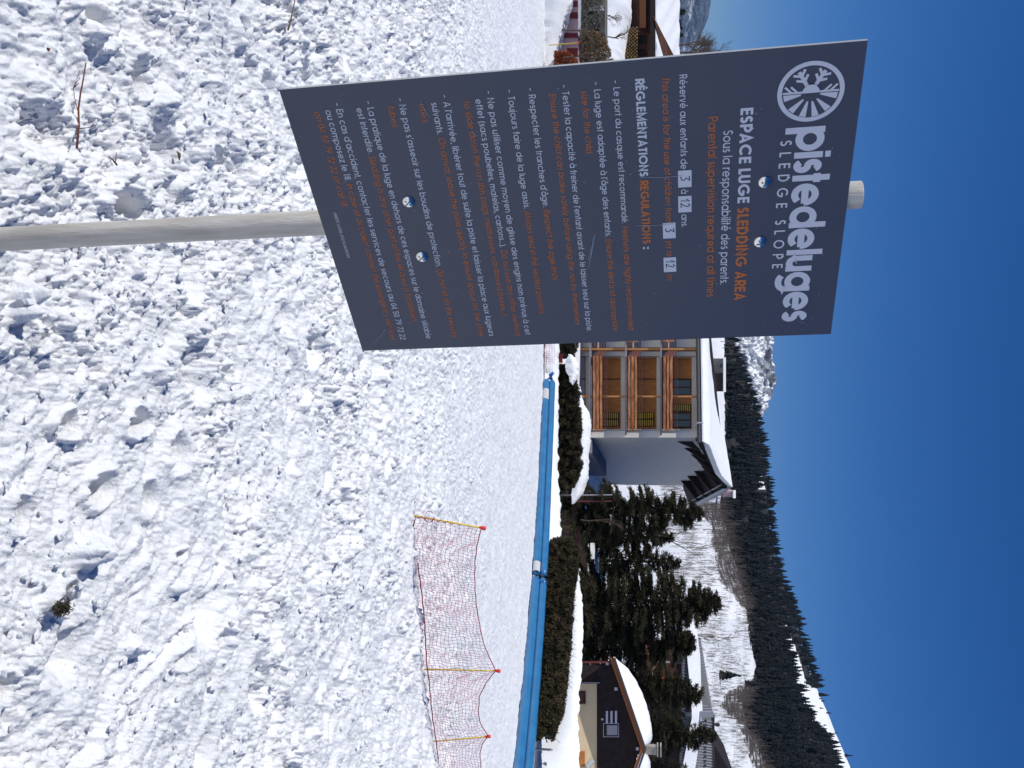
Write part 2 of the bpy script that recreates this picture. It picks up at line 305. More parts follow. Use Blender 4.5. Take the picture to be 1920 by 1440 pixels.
i2 = np.concatenate([idx, idx[:1]], 0)
Qc = np.stack([i2[:-1, :-1], i2[1:, :-1], i2[1:, 1:], i2[:-1, 1:]], -1)
cu = 720 + F * np.clip(cx / np.maximum(cyy, 1e-3), -3, 3); cX = XofZ(cz, np.maximum(cyy, 1e-3))
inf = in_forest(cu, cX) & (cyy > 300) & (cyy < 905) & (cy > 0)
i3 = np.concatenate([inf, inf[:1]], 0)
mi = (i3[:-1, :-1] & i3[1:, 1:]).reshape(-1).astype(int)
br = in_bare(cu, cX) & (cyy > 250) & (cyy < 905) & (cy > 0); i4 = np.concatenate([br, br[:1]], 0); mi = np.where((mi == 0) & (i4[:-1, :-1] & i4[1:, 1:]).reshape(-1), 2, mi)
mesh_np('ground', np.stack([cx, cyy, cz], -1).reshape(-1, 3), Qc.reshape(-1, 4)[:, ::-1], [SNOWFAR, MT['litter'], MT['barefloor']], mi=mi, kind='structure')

# ------------------------------------------------------------------ far mountains
def mountain(name, us, Xs, y, base, m, amp, sc, depth):
    n, k = 420, 110; uu = np.linspace(us[0], us[-1], n); top = np.interp(uu, us, Xs); V = np.zeros((n, k, 3))
    for i in range(n):
        pt = at(uu[i], top[i], y)
        for j in range(k):
            t = j / (k - 1); yy = y - depth * (1 - t); z = base + (pt[2] - base) * (t ** 0.8)
            V[i, j] = (pt[0] * (yy / y), yy, z)
    nz = fbm(V[..., 0] / sc, V[..., 1] / sc * 0.7 + V[..., 2] / sc, 6, 0.6); nz = (1 - 2 * np.abs(nz))
    tt = np.linspace(0, 1, k)[None, :] * np.ones((n, 1))
    V[..., 1] -= amp * nz * 1.6; V[..., 2] += amp * (nz - 0.5) * (0.25 + 0.75 * (1 - tt)) * (tt > 0)
    idx = np.arange(n * k).reshape(n, k); Q = np.stack([idx[:-1, :-1], idx[1:, :-1], idx[1:, 1:], idx[:-1, 1:]], -1).reshape(-1, 4)
    back = V[:, -1].copy(); back[:, 1] += depth; back[:, 2] = base; V2 = np.concatenate([V.reshape(-1, 3), back]); b0 = n * k
    Q2 = np.array([(idx[i, -1], idx[i + 1, -1], b0 + i + 1, b0 + i) for i in range(n - 1)])
    return mesh_np(name, V2, np.concatenate([Q, Q2]), m, kind='structure')
def rocky(name, s, c0, c1, lo, hi):
    m = bpy.data.materials.new(name); m.use_nodes = True; t = m.node_tree; b = t.nodes['Principled BSDF']; b.inputs['Roughness'].default_value = 0.9
    tc = t.nodes.new('ShaderNodeTexCoord'); mp = t.nodes.new('ShaderNodeMapping'); mp.inputs['Scale'].default_value = (1, 1, 2.0); n = t.nodes.new('ShaderNodeTexNoise'); n.inputs['Scale'].default_value = s; n.inputs['Detail'].default_value = 9; n.inputs['Roughness'].default_value = 0.65
    cr = t.nodes.new('ShaderNodeValToRGB'); cr.color_ramp.elements[0].color = (*c0, 1); cr.color_ramp.elements[1].color = (*c1, 1); cr.color_ramp.elements[0].position = lo; cr.color_ramp.elements[1].position = hi
    t.links.new(tc.outputs['Object'], mp.inputs[0]); t.links.new(mp.outputs[0], n.inputs['Vector']); t.links.new(n.outputs['Fac'], cr.inputs[0]); t.links.new(cr.outputs[0], b.inputs['Base Color']); return m
mountain('snowy_mountain', [380, 560, 600, 632, 660, 700, 720, 740, 760, 775, 800, 850], [1400, 1440, 1444, 1448, 1447, 1451, 1454, 1449, 1442, 1434, 1412, 1370], 3000, -60,
         rocky('peak_snow', 0.011, (0.16, 0.16, 0.17), (0.80, 0.80, 0.80), 0.41, 0.48), 20, 130, 900)
mountain('far_mountain', [-300, -100, 0, 20, 40, 60, 75, 100, 140, 220, 420], [1380, 1350, 1331, 1329, 1326, 1318, 1311, 1300, 1284, 1262, 1230], 12000, -60,
         rocky('far_peak', 0.0011, (0.06, 0.07, 0.08), (0.75, 0.75, 0.75), 0.50, 0.60), 90, 950, 2800)
# ------------------------------------------------------------------ haze
hz = MB().box((-15500, -15500, -63), (15500, 15500, 1150)); hm = bpy.data.materials.new('haze'); hm.use_nodes = True; t = hm.node_tree
t.nodes.remove(t.nodes['Principled BSDF']); pv = t.nodes.new('ShaderNodeVolumePrincipled'); pv.inputs['Density'].default_value = 0.000033; pv.inputs['Color'].default_value = (0.45, 0.66, 1.0, 1); pv.inputs['Anisotropy'].default_value = 0.1
t.links.new(pv.outputs[0], t.nodes['Material Output'].inputs['Volume']); hz.build('haze', hm, kind='stuff')
LINES = [
 ('pistedeluges', 'W', 0, 3, 0.2353, 0.9383, 0.6432, 0.1064, 0),
 ('SLEDGE', 'W', 0, 0.6, 0.2734, 0.4962, 0.6021, 0.0322, 0.55),
 ('SLOPE', 'W', 0, 0.6, 0.5396, 0.7186, 0.6021, 0.0322, 0.55),
 ('ESPACE LUGE', 'W', 0, 2, 0.1646, 0.4715, 0.4897, 0.0345, 0),
 ('SLEDDING AREA', 'O', 0, 2, 0.4865, 0.8405, 0.4898, 0.0345, 0),
 ('Sous la responsabilité des parents.', 'W', 0, 0, 0.2292, 0.7726, 0.4439, 0.0272, 0),
 ('Parental supervision required at all times', 'O', 0, 0, 0.1832, 0.8213, 0.4023, 0.0262, 0),
 ('Réservé aux enfants de', 'W', 0, 0, 0.0522, 0.3433, 0.3245, 0.0206, 0),
 ('à', 'W', 0, 0, 0.4118, 0.4265, 0.3245, 0.0206, 0),
 ('ans.', 'W', 0, 0, 0.4991, 0.5461, 0.3246, 0.0206, 0),
 ('This area is for the use of children from', 'O', 1, 0, 0.0551, 0.5254, 0.2776, 0.02, 0),
 ('yrs to', 'O', 1, 0, 0.5914, 0.6512, 0.2777, 0.02, 0),
 ('yrs.', 'O', 1, 0, 0.7212, 0.75, 0.2777, 0.02, 0),
 ('RÉGLEMENTATIONS', 'W', 0, 2, 0.0541, 0.3595, 0.2052, 0.0252, 0),
 ('REGULATIONS', 'O', 0, 2, 0.3732, 0.5998, 0.2052, 0.0252, 0),
 (':', 'W', 0, 2, 0.6119, 0.6201, 0.2053, 0.0252, 0),
 ('-', 'W', 0, 0, 0.0536, 0.0613, 0.1446, 0.0192, 0),
 ('Le port du casque est recommandé.', 'W', 0, 0, 0.0739, 0.5204, 0.1446, 0.0192, 0),
 ('Helmets are highly recommended', 'O', 1, 0, 0.5301, 0.948, 0.1447, 0.0192, 0),
 ('-', 'W', 0, 0, 0.0537, 0.0615, 0.0912, 0.0193, 0),
 ("La luge est adaptée à l'âge des enfants.", 'W', 0, 0, 0.0756, 0.5663, 0.0913, 0.0193, 0),
 ('Ensure the sled is of appropriate', 'O', 1, 0, 0.5743, 0.95, 0.0914, 0.0193, 0),
 ('-', 'W', 0, 0, 0.0539, 0.0618, 0.0027, 0.0195, 0),
 ("Tester la capacité à freiner de l'enfant avant de le laisser seul sur la piste.", 'W', 0, 0, 0.0744, 0.948, 0.0028, 0.0195, 0),
 ('-', 'W', 0, 0, 0.0553, 0.0633, -0.0917, 0.0197, 0),
 ("Respecter les tranches d'âge.", 'W', 0, 0, 0.0756, 0.4442, -0.0916, 0.0197, 0),
 ('Respect the age limits', 'O', 1, 0, 0.4528, 0.722, -0.0915, 0.0197, 0),
 ('-', 'W', 0, 0, 0.0559, 0.0638, -0.1508, 0.0198, 0),
 ('Toujours faire de la luge assis.', 'W', 0, 0, 0.0759, 0.4459, -0.1507, 0.0198, 0),
 ('Always sled in the seated position.', 'O', 1, 0, 0.4536, 0.8626, -0.1506, 0.0198, 0),
 ('-', 'W', 0, 0, 0.0548, 0.0628, -0.2102, 0.0199, 0),
 ('Ne pas utiliser comme moyen de glisse des engins non prévus à cet', 'W', 0, 0, 0.0757, 0.9519, -0.2101, 0.0199, 0),
 ('-', 'W', 0, 0, 0.0554, 0.0635, -0.3369, 0.0202, 0),
 ("A l'arrivée, libérer tout de suite la piste et laisser la place aux lugeurs", 'W', 0, 0, 0.0765, 0.953, -0.3368, 0.0202, 0),
 ('-', 'W', 0, 0, 0.0552, 0.0634, -0.4667, 0.0205, 0),
 ("Ne pas s'asseoir sur les boudins de protection.", 'W', 0, 0, 0.0751, 0.6477, -0.4666, 0.0205, 0),
 ('Do not sit on the security', 'O', 1, 0, 0.6575, 0.9516, -0.4666, 0.0205, 0),
 ('-', 'W', 0, 0, 0.0561, 0.0644, -0.5614, 0.0207, 0),
 ('La pratique de la luge en dehors de ces espaces sur le domaine skiable', 'W', 0, 0, 0.076, 0.9534, -0.5614, 0.0207, 0),
 ('-', 'W', 0, 0, 0.0541, 0.0625, -0.6547, 0.0208, 0),
 ("En cas d'accident, contacter les services de secours au 04 50 79 72 22", 'W', 0, 0, 0.0733, 0.9541, -0.6546, 0.0208, 0),
 ('size for the child.', 'O', 1, 0, 0.0751, 0.2737, 0.0555, 0.0184, 0),
 ('Ensure the child can brake safely before using the run by themselves', 'O', 1, 0, 0.0762, 0.9154, -0.033, 0.0185, 0),
 ('effet (sacs poubelles, matelas, cartons...).', 'W', 0, 0, 0.0761, 0.5844, -0.2445, 0.0197, 0),
 ('Do not use any other method', 'O', 1, 0, 0.5948, 0.9527, -0.2444, 0.0197, 0),
 ('to slide down the run (bin bags, mattresses, cardboard boxes...)', 'O', 1, 0, 0.0781, 0.8605, -0.2782, 0.019, 0),
 ('suivants.', 'W', 0, 0, 0.076, 0.176, -0.3726, 0.02, 0),
 ('On arrival, leave the piste quickly to ensure space for the other', 'O', 1, 0, 0.1864, 0.9537, -0.3726, 0.02, 0),
 ('users.', 'O', 1, 0, 0.0765, 0.139, -0.408, 0.0193, 0),
 ('tubes.', 'O', 1, 0, 0.0745, 0.1452, -0.4998, 0.0194, 0),
 ('est interdite.', 'W', 0, 0, 0.0749, 0.2219, -0.5944, 0.0201, 0),
 ('Sledding in any other part of the ski area is forbidden.', 'O', 1, 0, 0.23, 0.8749, -0.5944, 0.0201, 0),
 ('ou composez le 18.', 'W', 0, 0, 0.0734, 0.3095, -0.688, 0.0203, 0),
 ('In case of accident contact the emergency services', 'O', 1, 0, 0.3191, 0.9525, -0.688, 0.0203, 0),
 ('on 04 50 79 72 22 or call 18.', 'O', 1, 0, 0.074, 0.4003, -0.7221, 0.0199, 0),
 ('ARRÊTÉ MAIRIE 2012/12.06/SP/189', 'W', 0, 0, 0.4177, 0.5944, -0.7567, 0.0095, 0),
]
# ------------------------------------------------------------------ the sign
camb = np.array([[1, 0, 0], [0, sp, cp], [0, cp, -sp]])       # camera right, up, forward as rows
def c2w(c): return camb.T @ np.array(c, float)
BC = c2w([-0.32285, 0.1235, 1.86483]) + np.array([0, 0, CAMZ]); HS = c2w([0.72459, 0.13267, 0.67629]); VSg = c2w([-0.02869, 0.98625, -0.16275])
HS /= np.linalg.norm(HS); VSg -= HS * (VSg @ HS); VSg /= np.linalg.norm(VSg); NS = np.cross(HS, VSg)      # NS points at the viewer
if NS @ (np.array([0, 0, CAMZ]) - BC) < 0: NS = -NS
BW, BH, BT = 0.64, 1.6116 * 0.64, 0.006
def bp(s, t, z=0.0): return BC + HS * ((s - 0.5) * BW) + VSg * (t * BW) + NS * z       # board coordinates (units of the width)
PR = 0.0262
def pole_pt(u, X):
    d = np.array([side(u, X), 1.0, slope(X)]); o = np.array([0, 0, CAMZ]); c0 = BC - NS * (BT + PR + 0.001)
    return o + d * (((c0 - o) @ NS) / (d @ NS))
pa, pb = pole_pt(433, 300), pole_pt(365, 1614); pd = (pb - pa) / np.linalg.norm(pb - pa)
base = pa - pd * ((pa[2] - float(H(pa[0], pa[1])) + 0.25) / pd[2])
sign = empty('information_sign', base, 'dark blue sledging rules sign with white and orange lettering on a metal pole', 'sign')
MB().tube([base, base + (pb - base) * 0.5, pb], PR, 28, cap=False).build('pole', MT['steel'], sign, smooth=True)
# open top end of the pole: rim and inner wall
rim = MB(); n = 28; a_ = np.cross(pd, [0, 1, 0]); a_ /= np.linalg.norm(a_); b_ = np.cross(pd, a_)
ring = lambda r, h: [pb + pd * h + (a_ * math.cos(2 * math.pi * k / n) + b_ * math.sin(2 * math.pi * k / n)) * r for k in range(n)]
rs = ring(PR, 0) + ring(PR - 0.0006, 0.0008) + ring(PR - 0.003, 0.0008) + ring(PR - 0.003, -0.12)
rim.add(rs, [(q * n + k, q * n + (k + 1) % n, (q + 1) * n + (k + 1) % n, (q + 1) * n + k) for q in range(3) for k in range(n)])
rim.build('pole_rim', MT['steel'], sign)
hH = 1.6116 / 2
bd = MB(); f = [bp(0, -hH), bp(1, -hH), bp(1, hH), bp(0, hH)]; bk = [bp(0, -hH, -BT), bp(1, -hH, -BT), bp(1, hH, -BT), bp(0, hH, -BT)]
bd.add(f + bk, [(0, 1, 2, 3)], 0); bd.add(f + bk, [(7, 6, 5, 4), (0, 3, 7, 4), (3, 2, 6, 7), (2, 1, 5, 6), (1, 0, 4, 5)], 1)
bd.build('board', [MT['board'], MT['alu']], sign)

# geometric sans drawn with strokes; capitals are 1 high
def arc(cx, cy, rx, ry, a0, a1, n=None):
    n = n or max(3, int(abs(a1 - a0) / 20)); return [(cx + rx * math.cos(R(a0 + (a1 - a0) * i / n)), cy + ry * math.sin(R(a0 + (a1 - a0) * i / n))) for i in range(n + 1)]
def sshape(x0, x1, h, top, k=0.0):
    cxx = (x0 + x1) / 2; rx = (x1 - x0) / 2; r = (top - k) / 4 - 0.0; m_ = (top + k) / 2
    return arc(cxx, top - r, rx * 0.93, r, 25, 270, 11)[:-1] + arc(cxx, m_ - r + 0, rx, r, 90, -155, 11) if True else []
def glyph(ch, w):
    h = w / 2; x = 0.74; r = x / 2 - h; T = 1 - h; XT = x - h; L = []; ac = {'é': 'e/', 'è': 'e\\', 'ê': 'e^', 'à': 'a\\', 'â': 'a^', 'É': 'E/', 'Ê': 'E^'}.get(ch)
    if ac:
        L, adv = glyph(ac[0], w); cx_ = adv / 2; b = 1.10 if ac[0] == 'E' else 0.86; e = b + 0.17
        if ac[1] == '/': L = L + [[(cx_ - 0.05, b), (cx_ + 0.09, e)]]
        if ac[1] == '\\': L = L + [[(cx_ + 0.05, b), (cx_ - 0.09, e)]]
        if ac[1] == '^': L = L + [[(cx_ - 0.13, b), (cx_, e), (cx_ + 0.13, b)]]
        return L, adv
    o = lambda c: arc(c, x / 2, r, r, 0, 360, 22); c = x / 2; sw = x - h; nw = 0.58
    arch = lambda x0, x1: arc((x0 + x1) / 2, XT - (x1 - x0) / 2, (x1 - x0) / 2, (x1 - x0) / 2, 180, 0, 9)
    G = {
     'a': ([o(c), [(sw, 0), (sw, x)]], x), 'b': ([o(c), [(h, 0), (h, 1)]], x), 'c': ([arc(c, c, r, r, 48, 312, 15)], x * 0.90), 'd': ([o(c), [(sw, 0), (sw, 1)]], x),
     'e': ([[(h * 1.3, c), (x - h * 0.8, c)], arc(c, c, r, r, -4, 318, 18)], x * 0.99), 'f': ([[(0.15, 0), (0.15, 0.82)] + arc(0.15 + 0.15, 0.82, 0.15, T - 0.82, 180, 85, 5), [(0, x - h), (0.33, x - h)]], 0.31),
     'g': ([o(c), [(sw, x), (sw, 0.0)] + arc(c, 0.0, r, 0.28 - h, 0, -150, 9)], x), 'h': ([[(h, 0), (h, 1)], arch(h, nw - h) + [(nw - h, 0)]], nw), 'i': ([[(h, 0), (h, x)], [(h, 0.87), (h, 0.87 + w * 1.15)] if w < 0.17 else [(h, 0.80), (h, 0.94)]], w),
     'j': ([[(h, -0.26), (h, x)], [(h, 0.87), (h, 0.87 + w * 1.15)]], w), 'k': ([[(h, 0), (h, 1)], [(h + 0.02, 0.30), (0.45, x)], [(0.18, 0.40), (0.50, 0)]], 0.5), 'l': ([[(h, 0), (h, 1)]], w),
     'm': ([[(h, 0), (h, x)], arch(h, 0.48) + [(0.48, 0)], arch(0.48, 0.96 - h) + [(0.96 - h, 0)]], 0.96), 'n': ([[(h, 0), (h, x)], arch(h, nw - h) + [(nw - h, 0)]], nw), 'o': ([o(c)], x),
     'p': ([o(c), [(h, -0.27), (h, x)]], x), 'q': ([o(c), [(sw, -0.27), (sw, x)]], x), 'r': ([[(h, 0), (h, x)], arc(0.30, XT - 0.22, 0.30 - h, 0.22, 180, 80, 6)], 0.32),
     's': ([sshape(h, 0.44 - h, h, XT, h)], 0.44), 't': ([[(0.14, 0), (0.14, 0.98)], [(0, x - h), (0.29, x - h)]], 0.29), 'u': ([[(h, x), (h, nw / 2 - 0.02)] + arc(nw / 2, nw / 2 - 0.02, nw / 2 - h, nw / 2 - 0.02 - h, 180, 360, 9), [(nw - h, x), (nw - h, 0)]], nw),
     'v': ([[(h, x), (0.29, h * 0.3), (0.58 - h, x)]], 0.58), 'w': ([[(h, x), (0.23, h * .3), (0.44, x), (0.65, h * .3), (0.88 - h, x)]], 0.88), 'x': ([[(h, 0), (0.52 - h, x)], [(h, x), (0.52 - h, 0)]], 0.52),
     'y': ([[(h, x), (0.29, h)], [(0.58 - h, x), (0.17, -0.27)]], 0.58), 'z': ([[(0.02, XT), (0.46, XT), (0.04, h), (0.48, h)]], 0.5),
     'A': ([[(h, 0), (0.39, 1 - h * .6), (0.78 - h, 0)], [(0.16, 0.28), (0.62, 0.28)]], 0.78), 'B': ([[(h, 0), (h, 1)], [(h, T), (0.28, T)] + arc(0.28, T - 0.22, 0.2, 0.22, 90, -90, 7) + [(h, T - 0.44)], [(h, h), (0.30, h)] + arc(0.30, (T - 0.44 + h) / 2, 0.24, (T - 0.44 - h) / 2, -90, 90, 7)], 0.6),
     'C': ([arc(0.5, 0.5, 0.5 - h, 0.5 - h, 45, 315, 16)], 0.88), 'D': ([[(h, h), (h, T), (0.3, T)] + arc(0.3, 0.5, 0.42 - h, 0.5 - h, 90, -90, 11) + [(h, h)]], 0.74),
     'E': ([[(h, 0), (h, 1)], [(h, T), (0.5, T)], [(h, 0.52), (0.48, 0.52)], [(h, h), (0.5, h)]], 0.5), 'F': ([[(h, 0), (h, 1)], [(h, T), (0.48, T)], [(h, 0.5), (0.44, 0.5)]], 0.48),
     'G': ([arc(0.5, 0.5, 0.5 - h, 0.5 - h, 48, 358, 17), [(0.5, 0.46), (1.0 - h, 0.46)]], 0.98), 'H': ([[(h, 0), (h, 1)], [(0.66 - h, 0), (0.66 - h, 1)], [(h, 0.52), (0.66 - h, 0.52)]], 0.66),
     'I': ([[(h, 0), (h, 1)]], w), 'L': ([[(h, 0), (h, 1)], [(h, h), (0.44, h)]], 0.44), 'M': ([[(h, 0), (h, 0.98), (0.44, 0.1), (0.88 - h, 0.98), (0.88 - h, 0)]], 0.88), 'N': ([[(h, 0), (h, 0.97), (0.7 - h, 0.03), (0.7 - h, 1)]], 0.7),
     'O': ([arc(0.5, 0.5, 0.5 - h, 0.5 - h, 0, 360, 26)], 1.0), 'P': ([[(h, 0), (h, 1)], [(h, T), (0.28, T)] + arc(0.28, T - 0.25, 0.25, 0.25, 90, -90, 8) + [(h, T - 0.5)]], 0.56),
     'R': ([[(h, 0), (h, 1)], [(h, T), (0.28, T)] + arc(0.28, T - 0.24, 0.25, 0.24, 90, -90, 8) + [(h, T - 0.48)], [(0.27, T - 0.48), (0.54, 0)]], 0.58), 'S': ([sshape(h, 0.52 - h, h, T, h)], 0.52),
     'T': ([[(0.24, 0), (0.24, T)], [(0, T), (0.48, T)]], 0.48), 'U': ([[(h, 1), (h, 0.3)] + arc(0.32, 0.3, 0.32 - h, 0.3 - h, 180, 360, 10) + [(0.64 - h, 1)]], 0.64),
     '0': ([arc(0.26, 0.5, 0.26 - h, 0.5 - h, 0, 360, 22)], 0.52), '1': ([[(0.02, 0.82), (0.17, 0.97), (0.17, 0)]], 0.3), '2': ([arc(0.26, T - 0.24, 0.24 - h * .4, 0.24, 165, -30, 9) + [(h, h), (0.52, h)]], 0.54),
     '4': ([[(0.4, 0), (0.4, 0.97), (0.03, 0.26), (0.54, 0.26)]], 0.56), '5': ([[(0.48, T), (0.14, T), (0.09, 0.55)] + arc(0.26, 0.33, 0.25 - h, 0.33 - h, 130, -150, 12)], 0.54), '6': ([[(0.36, 1), (0.09, 0.5)], arc(0.28, 0.31, 0.28 - h, 0.31 - h, 0, 360, 16)], 0.56),
     '7': ([[(0.02, T), (0.49, T), (0.16, 0)]], 0.52), '8': ([arc(0.26, 0.75, 0.2, 0.25 - h, 0, 360, 14), arc(0.26, 0.27, 0.26 - h, 0.27 - h, 0, 360, 16)], 0.54), '9': ([[(0.2, 0), (0.47, 0.5)], arc(0.28, 0.69, 0.28 - h, 0.31 - h, 0, 360, 16)], 0.56),
     '3': ([arc(0.24, 0.75, 0.2, 0.25 - h, 150, -90, 9), arc(0.24, 0.27, 0.25, 0.27 - h, 90, -150, 10)], 0.52),
     '.': ([[(h, 0), (h, w)]], w), ',': ([[(h, w), (h * .6, -0.13)]], w), "'": ([[(h, 1), (h * .7, 0.74)]], w), '-': ([[(0, 0.34), (0.26, 0.34)]], 0.26), '(': ([arc(0.5, 0.38, 0.42, 0.72, 130, 230, 8)], 0.26), ')': ([arc(-0.24, 0.38, 0.42, 0.72, 50, -50, 8)], 0.24),
     ':': ([[(h, 0), (h, w)], [(h, 0.5), (h, 0.5 + w)]], w), '/': ([[(0, -0.05), (0.36, 1.05)]], 0.36)}
    return G[ch]
def ribbon(mb, pts, hw, to3, z):
    P = [np.array(p, float) for p in pts]; n = len(P); closed = n > 3 and np.linalg.norm(P[0] - P[-1]) < 1e-6; Lf, Rt = [], []
    for i in range(n):
        a = P[i - 1] if i > 0 else (P[-2] if closed else None); b = P[i + 1] if i < n - 1 else (P[1] if closed else None)
        d1 = None if a is None else (P[i] - a) / (np.linalg.norm(P[i] - a) + 1e-9); d2 = None if b is None else (b - P[i]) / (np.linalg.norm(b - P[i]) + 1e-9)
        d1 = d2 if d1 is None else d1; d2 = d1 if d2 is None else d2; n1 = np.array([-d1[1], d1[0]]); n2 = np.array([-d2[1], d2[0]]); m_ = n1 + n2; l = np.linalg.norm(m_)
        m_ = n1 if l < 0.3 else m_ / l; k = hw / max(m_ @ n1, 0.42); Lf.append(P[i] + m_ * k); Rt.append(P[i] - m_ * k)
    mb.add([to3(q[0], q[1], z) for q in Lf] + [to3(q[0], q[1], z) for q in Rt], [(i, i + 1, n + i + 1, n + i) for i in range(n - 1)])
TEXTN = 0
def text_line(tx, colr, ital, bold, s0, s1, t0, cap, track):
    global TEXTN
    w = {0: 0.124, 0.6: 0.15, 2: 0.205, 3: 0.19}[bold]; gapn = {0: 0.115, 0.6: 0.11, 2: 0.09, 3: 0.03}[bold] + track; x = 0; gl = []
    for ch in tx:
        if ch == ' ': x += (0.24 if bold == 3 else 0.34) + track; continue
        st_, adv = glyph(ch, w); gl.append((x, st_)); x += adv + gapn
    W = x - gapn; k = (s1 - s0) / W; sh = 0.16 if ital else 0
    wx = w * k / cap            # actual horizontal stem after fitting
    if wx < w * 0.92 or wx > w * 1.1:      # refit the stroke so that squeezed text keeps its weight
        pass
    mb = MB(); z = 0.0006; to3 = lambda a, b, zz: bp(s0 + (a + sh * b) * k, t0 + b * cap, zz)
    for gx_, st_ in gl:
        for q, s_ in enumerate(st_): ribbon(mb, [(gx_ + a, b) for a, b in s_], w / 2, to3, z + 0.00006 * q)
    mb.build('text_line', MT['white'] if colr == 'W' else MT['orange'], sign, label=('white' if colr == 'W' else 'orange') + ' lettering reading ' + tx if len(tx.split()) > 1 and len(tx.split()) < 12 else None)
for ln in LINES: text_line(*ln)
# round snow and sun emblem
LC = (0.1312, 0.6735); LR = 0.0855
lg = MB(); lt = lambda a, b, z=0.0007: bp(LC[0] - b * LR, LC[1] + a * LR, z)
ribbon(lg, arc(0, 0, 0.955, 0.955, 0, 360, 56), 0.072, lt, 0.0007)
ribbon(lg, [(-0.86, 0.0), (0.86, 0.0)], 0.035, lt, 0.00085)
k = 0
for a in (60, 120):
    ca, sa = math.cos(R(a)), math.sin(R(a)); ribbon(lg, [(0, 0.0), (0.80 * ca, 0.80 * sa)], 0.06, lt, 0.00091 + 0.00006 * k); k += 1
    for d_ in (0.42, 0.62):
        for s_ in (-50, 50):
            e_ = (d_ * ca + 0.26 * math.cos(R(a + s_)), d_ * sa + 0.26 * math.sin(R(a + s_))); ribbon(lg, [(d_ * ca, d_ * sa), e_], 0.042, lt, 0.00091 + 0.00006 * k); k += 1
for s_ in (-1, 1):
    for d_ in (0.42, 0.60):
        ribbon(lg, [(s_ * d_, 0.02), (s_ * (d_ + 0.20), 0.22)], 0.035, lt, 0.00091 + 0.00006 * k); k += 1
lg.add([lt(0.27 * math.cos(R(a)), 0.27 * math.sin(R(a)), 0.0031) for a in range(0, 181, 20)], [tuple(range(10))])
for a in (-10, -46, -76, -104, -134, -170):
    d0, d1, w0, w1 = 0.28, 0.84, 2.6, 7.5
    P = [(0.30 * math.cos(R(a - w0 * 2)), 0.30 * math.sin(R(a - w0 * 2))), (0.84 * math.cos(R(a - w1)), 0.84 * math.sin(R(a - w1))), (0.84 * math.cos(R(a + w1)), 0.84 * math.sin(R(a + w1))), (0.30 * math.cos(R(a + w0 * 2)), 0.30 * math.sin(R(a + w0 * 2)))]
    lg.add([lt(p[0], p[1] - 0.03) for p in P], [(0, 1, 2, 3)])
lg.build('emblem', MT['white'], sign, label='round snowflake and sun emblem in pale grey')
# age boxes with handwritten figures
def hand(mb, s0, t0, sc, ch, z):
    D = {'3': [[(0.05, 0.9), (0.55, 0.95), (0.25, 0.58), (0.5, 0.45), (0.48, 0.15), (0.1, 0.05)]], '1': [[(-0.05, 0.6), (0.2, 0.95), (0.14, 0.05)]], '2': [[(0.5, 0.8), (0.7, 0.97), (0.88, 0.8), (0.75, 0.4), (0.45, 0.06), (0.98, 0.1)]]}
    for c in ch:
        for s_ in D[c]: ribbon(mb, s_, 0.045, lambda a, b, zz: bp(s0 + a * sc, t0 + b * sc, zz), z); z += 0.00006
for (a0, b0, a1, b1, tx) in [(0.3481, 0.3166, 0.4049, 0.3556, '3'), (0.4351, 0.3160, 0.4923, 0.3552, '12'), (0.5268, 0.2682, 0.5843, 0.3067, '3'), (0.6568, 0.2675, 0.7134, 0.3064, '12')]:
    bx = MB(); bx.add([bp(a0, b0, 0.0006), bp(a1, b0, 0.0006), bp(a1, b1, 0.0006), bp(a0, b1, 0.0006)], [(0, 1, 2, 3)]); bo = bx.build('age_box', MT['white'], sign)
    hd = MB(); hand(hd, a0 + (0.018 if tx == '3' else 0.012), b0 + 0.006, 0.029, tx, 0.0009); hd.build('handwritten_figure', MT['ink'], bo)
# scratches
sc = MB(); srr = random.Random(5)
for (a, b, c, d) in [(0.36, 0.205, 0.365, 0.33), (0.53, 0.19, 0.53, 0.30), (0.17, -0.27, 0.19, -0.255), (0.07, -0.40, 0.12, -0.385), (0.55, 0.06, 0.66, 0.035), (0.56, 0.055, 0.68, 0.03), (0.60, 0.045, 0.65, 0.03), (0.94, 0.70, 0.945, 0.72), (0.90, -0.695, 0.96, -0.75), (0.42, -0.50, 0.43, -0.49)]:
    ribbon(sc, [(a, b), ((a + c) / 2 + 0.003, (b + d) / 2), (c, d)], 0.0007, lambda p, q, z: bp(p, q, z), 0.0016)
for i in range(60):
    a, b = srr.uniform(0.03, 0.97), srr.uniform(-0.79, 0.79); l = srr.uniform(0.002, 0.008); t_ = srr.uniform(0, 6.28)
    ribbon(sc, [(a, b), (a + l * math.cos(t_), b + l * math.sin(t_))], srr.uniform(0.0004, 0.0009), lambda p, q, z: bp(p, q, z), 0.0017)
sc.build('scratches', MT['scratch'], sign, kind='stuff')
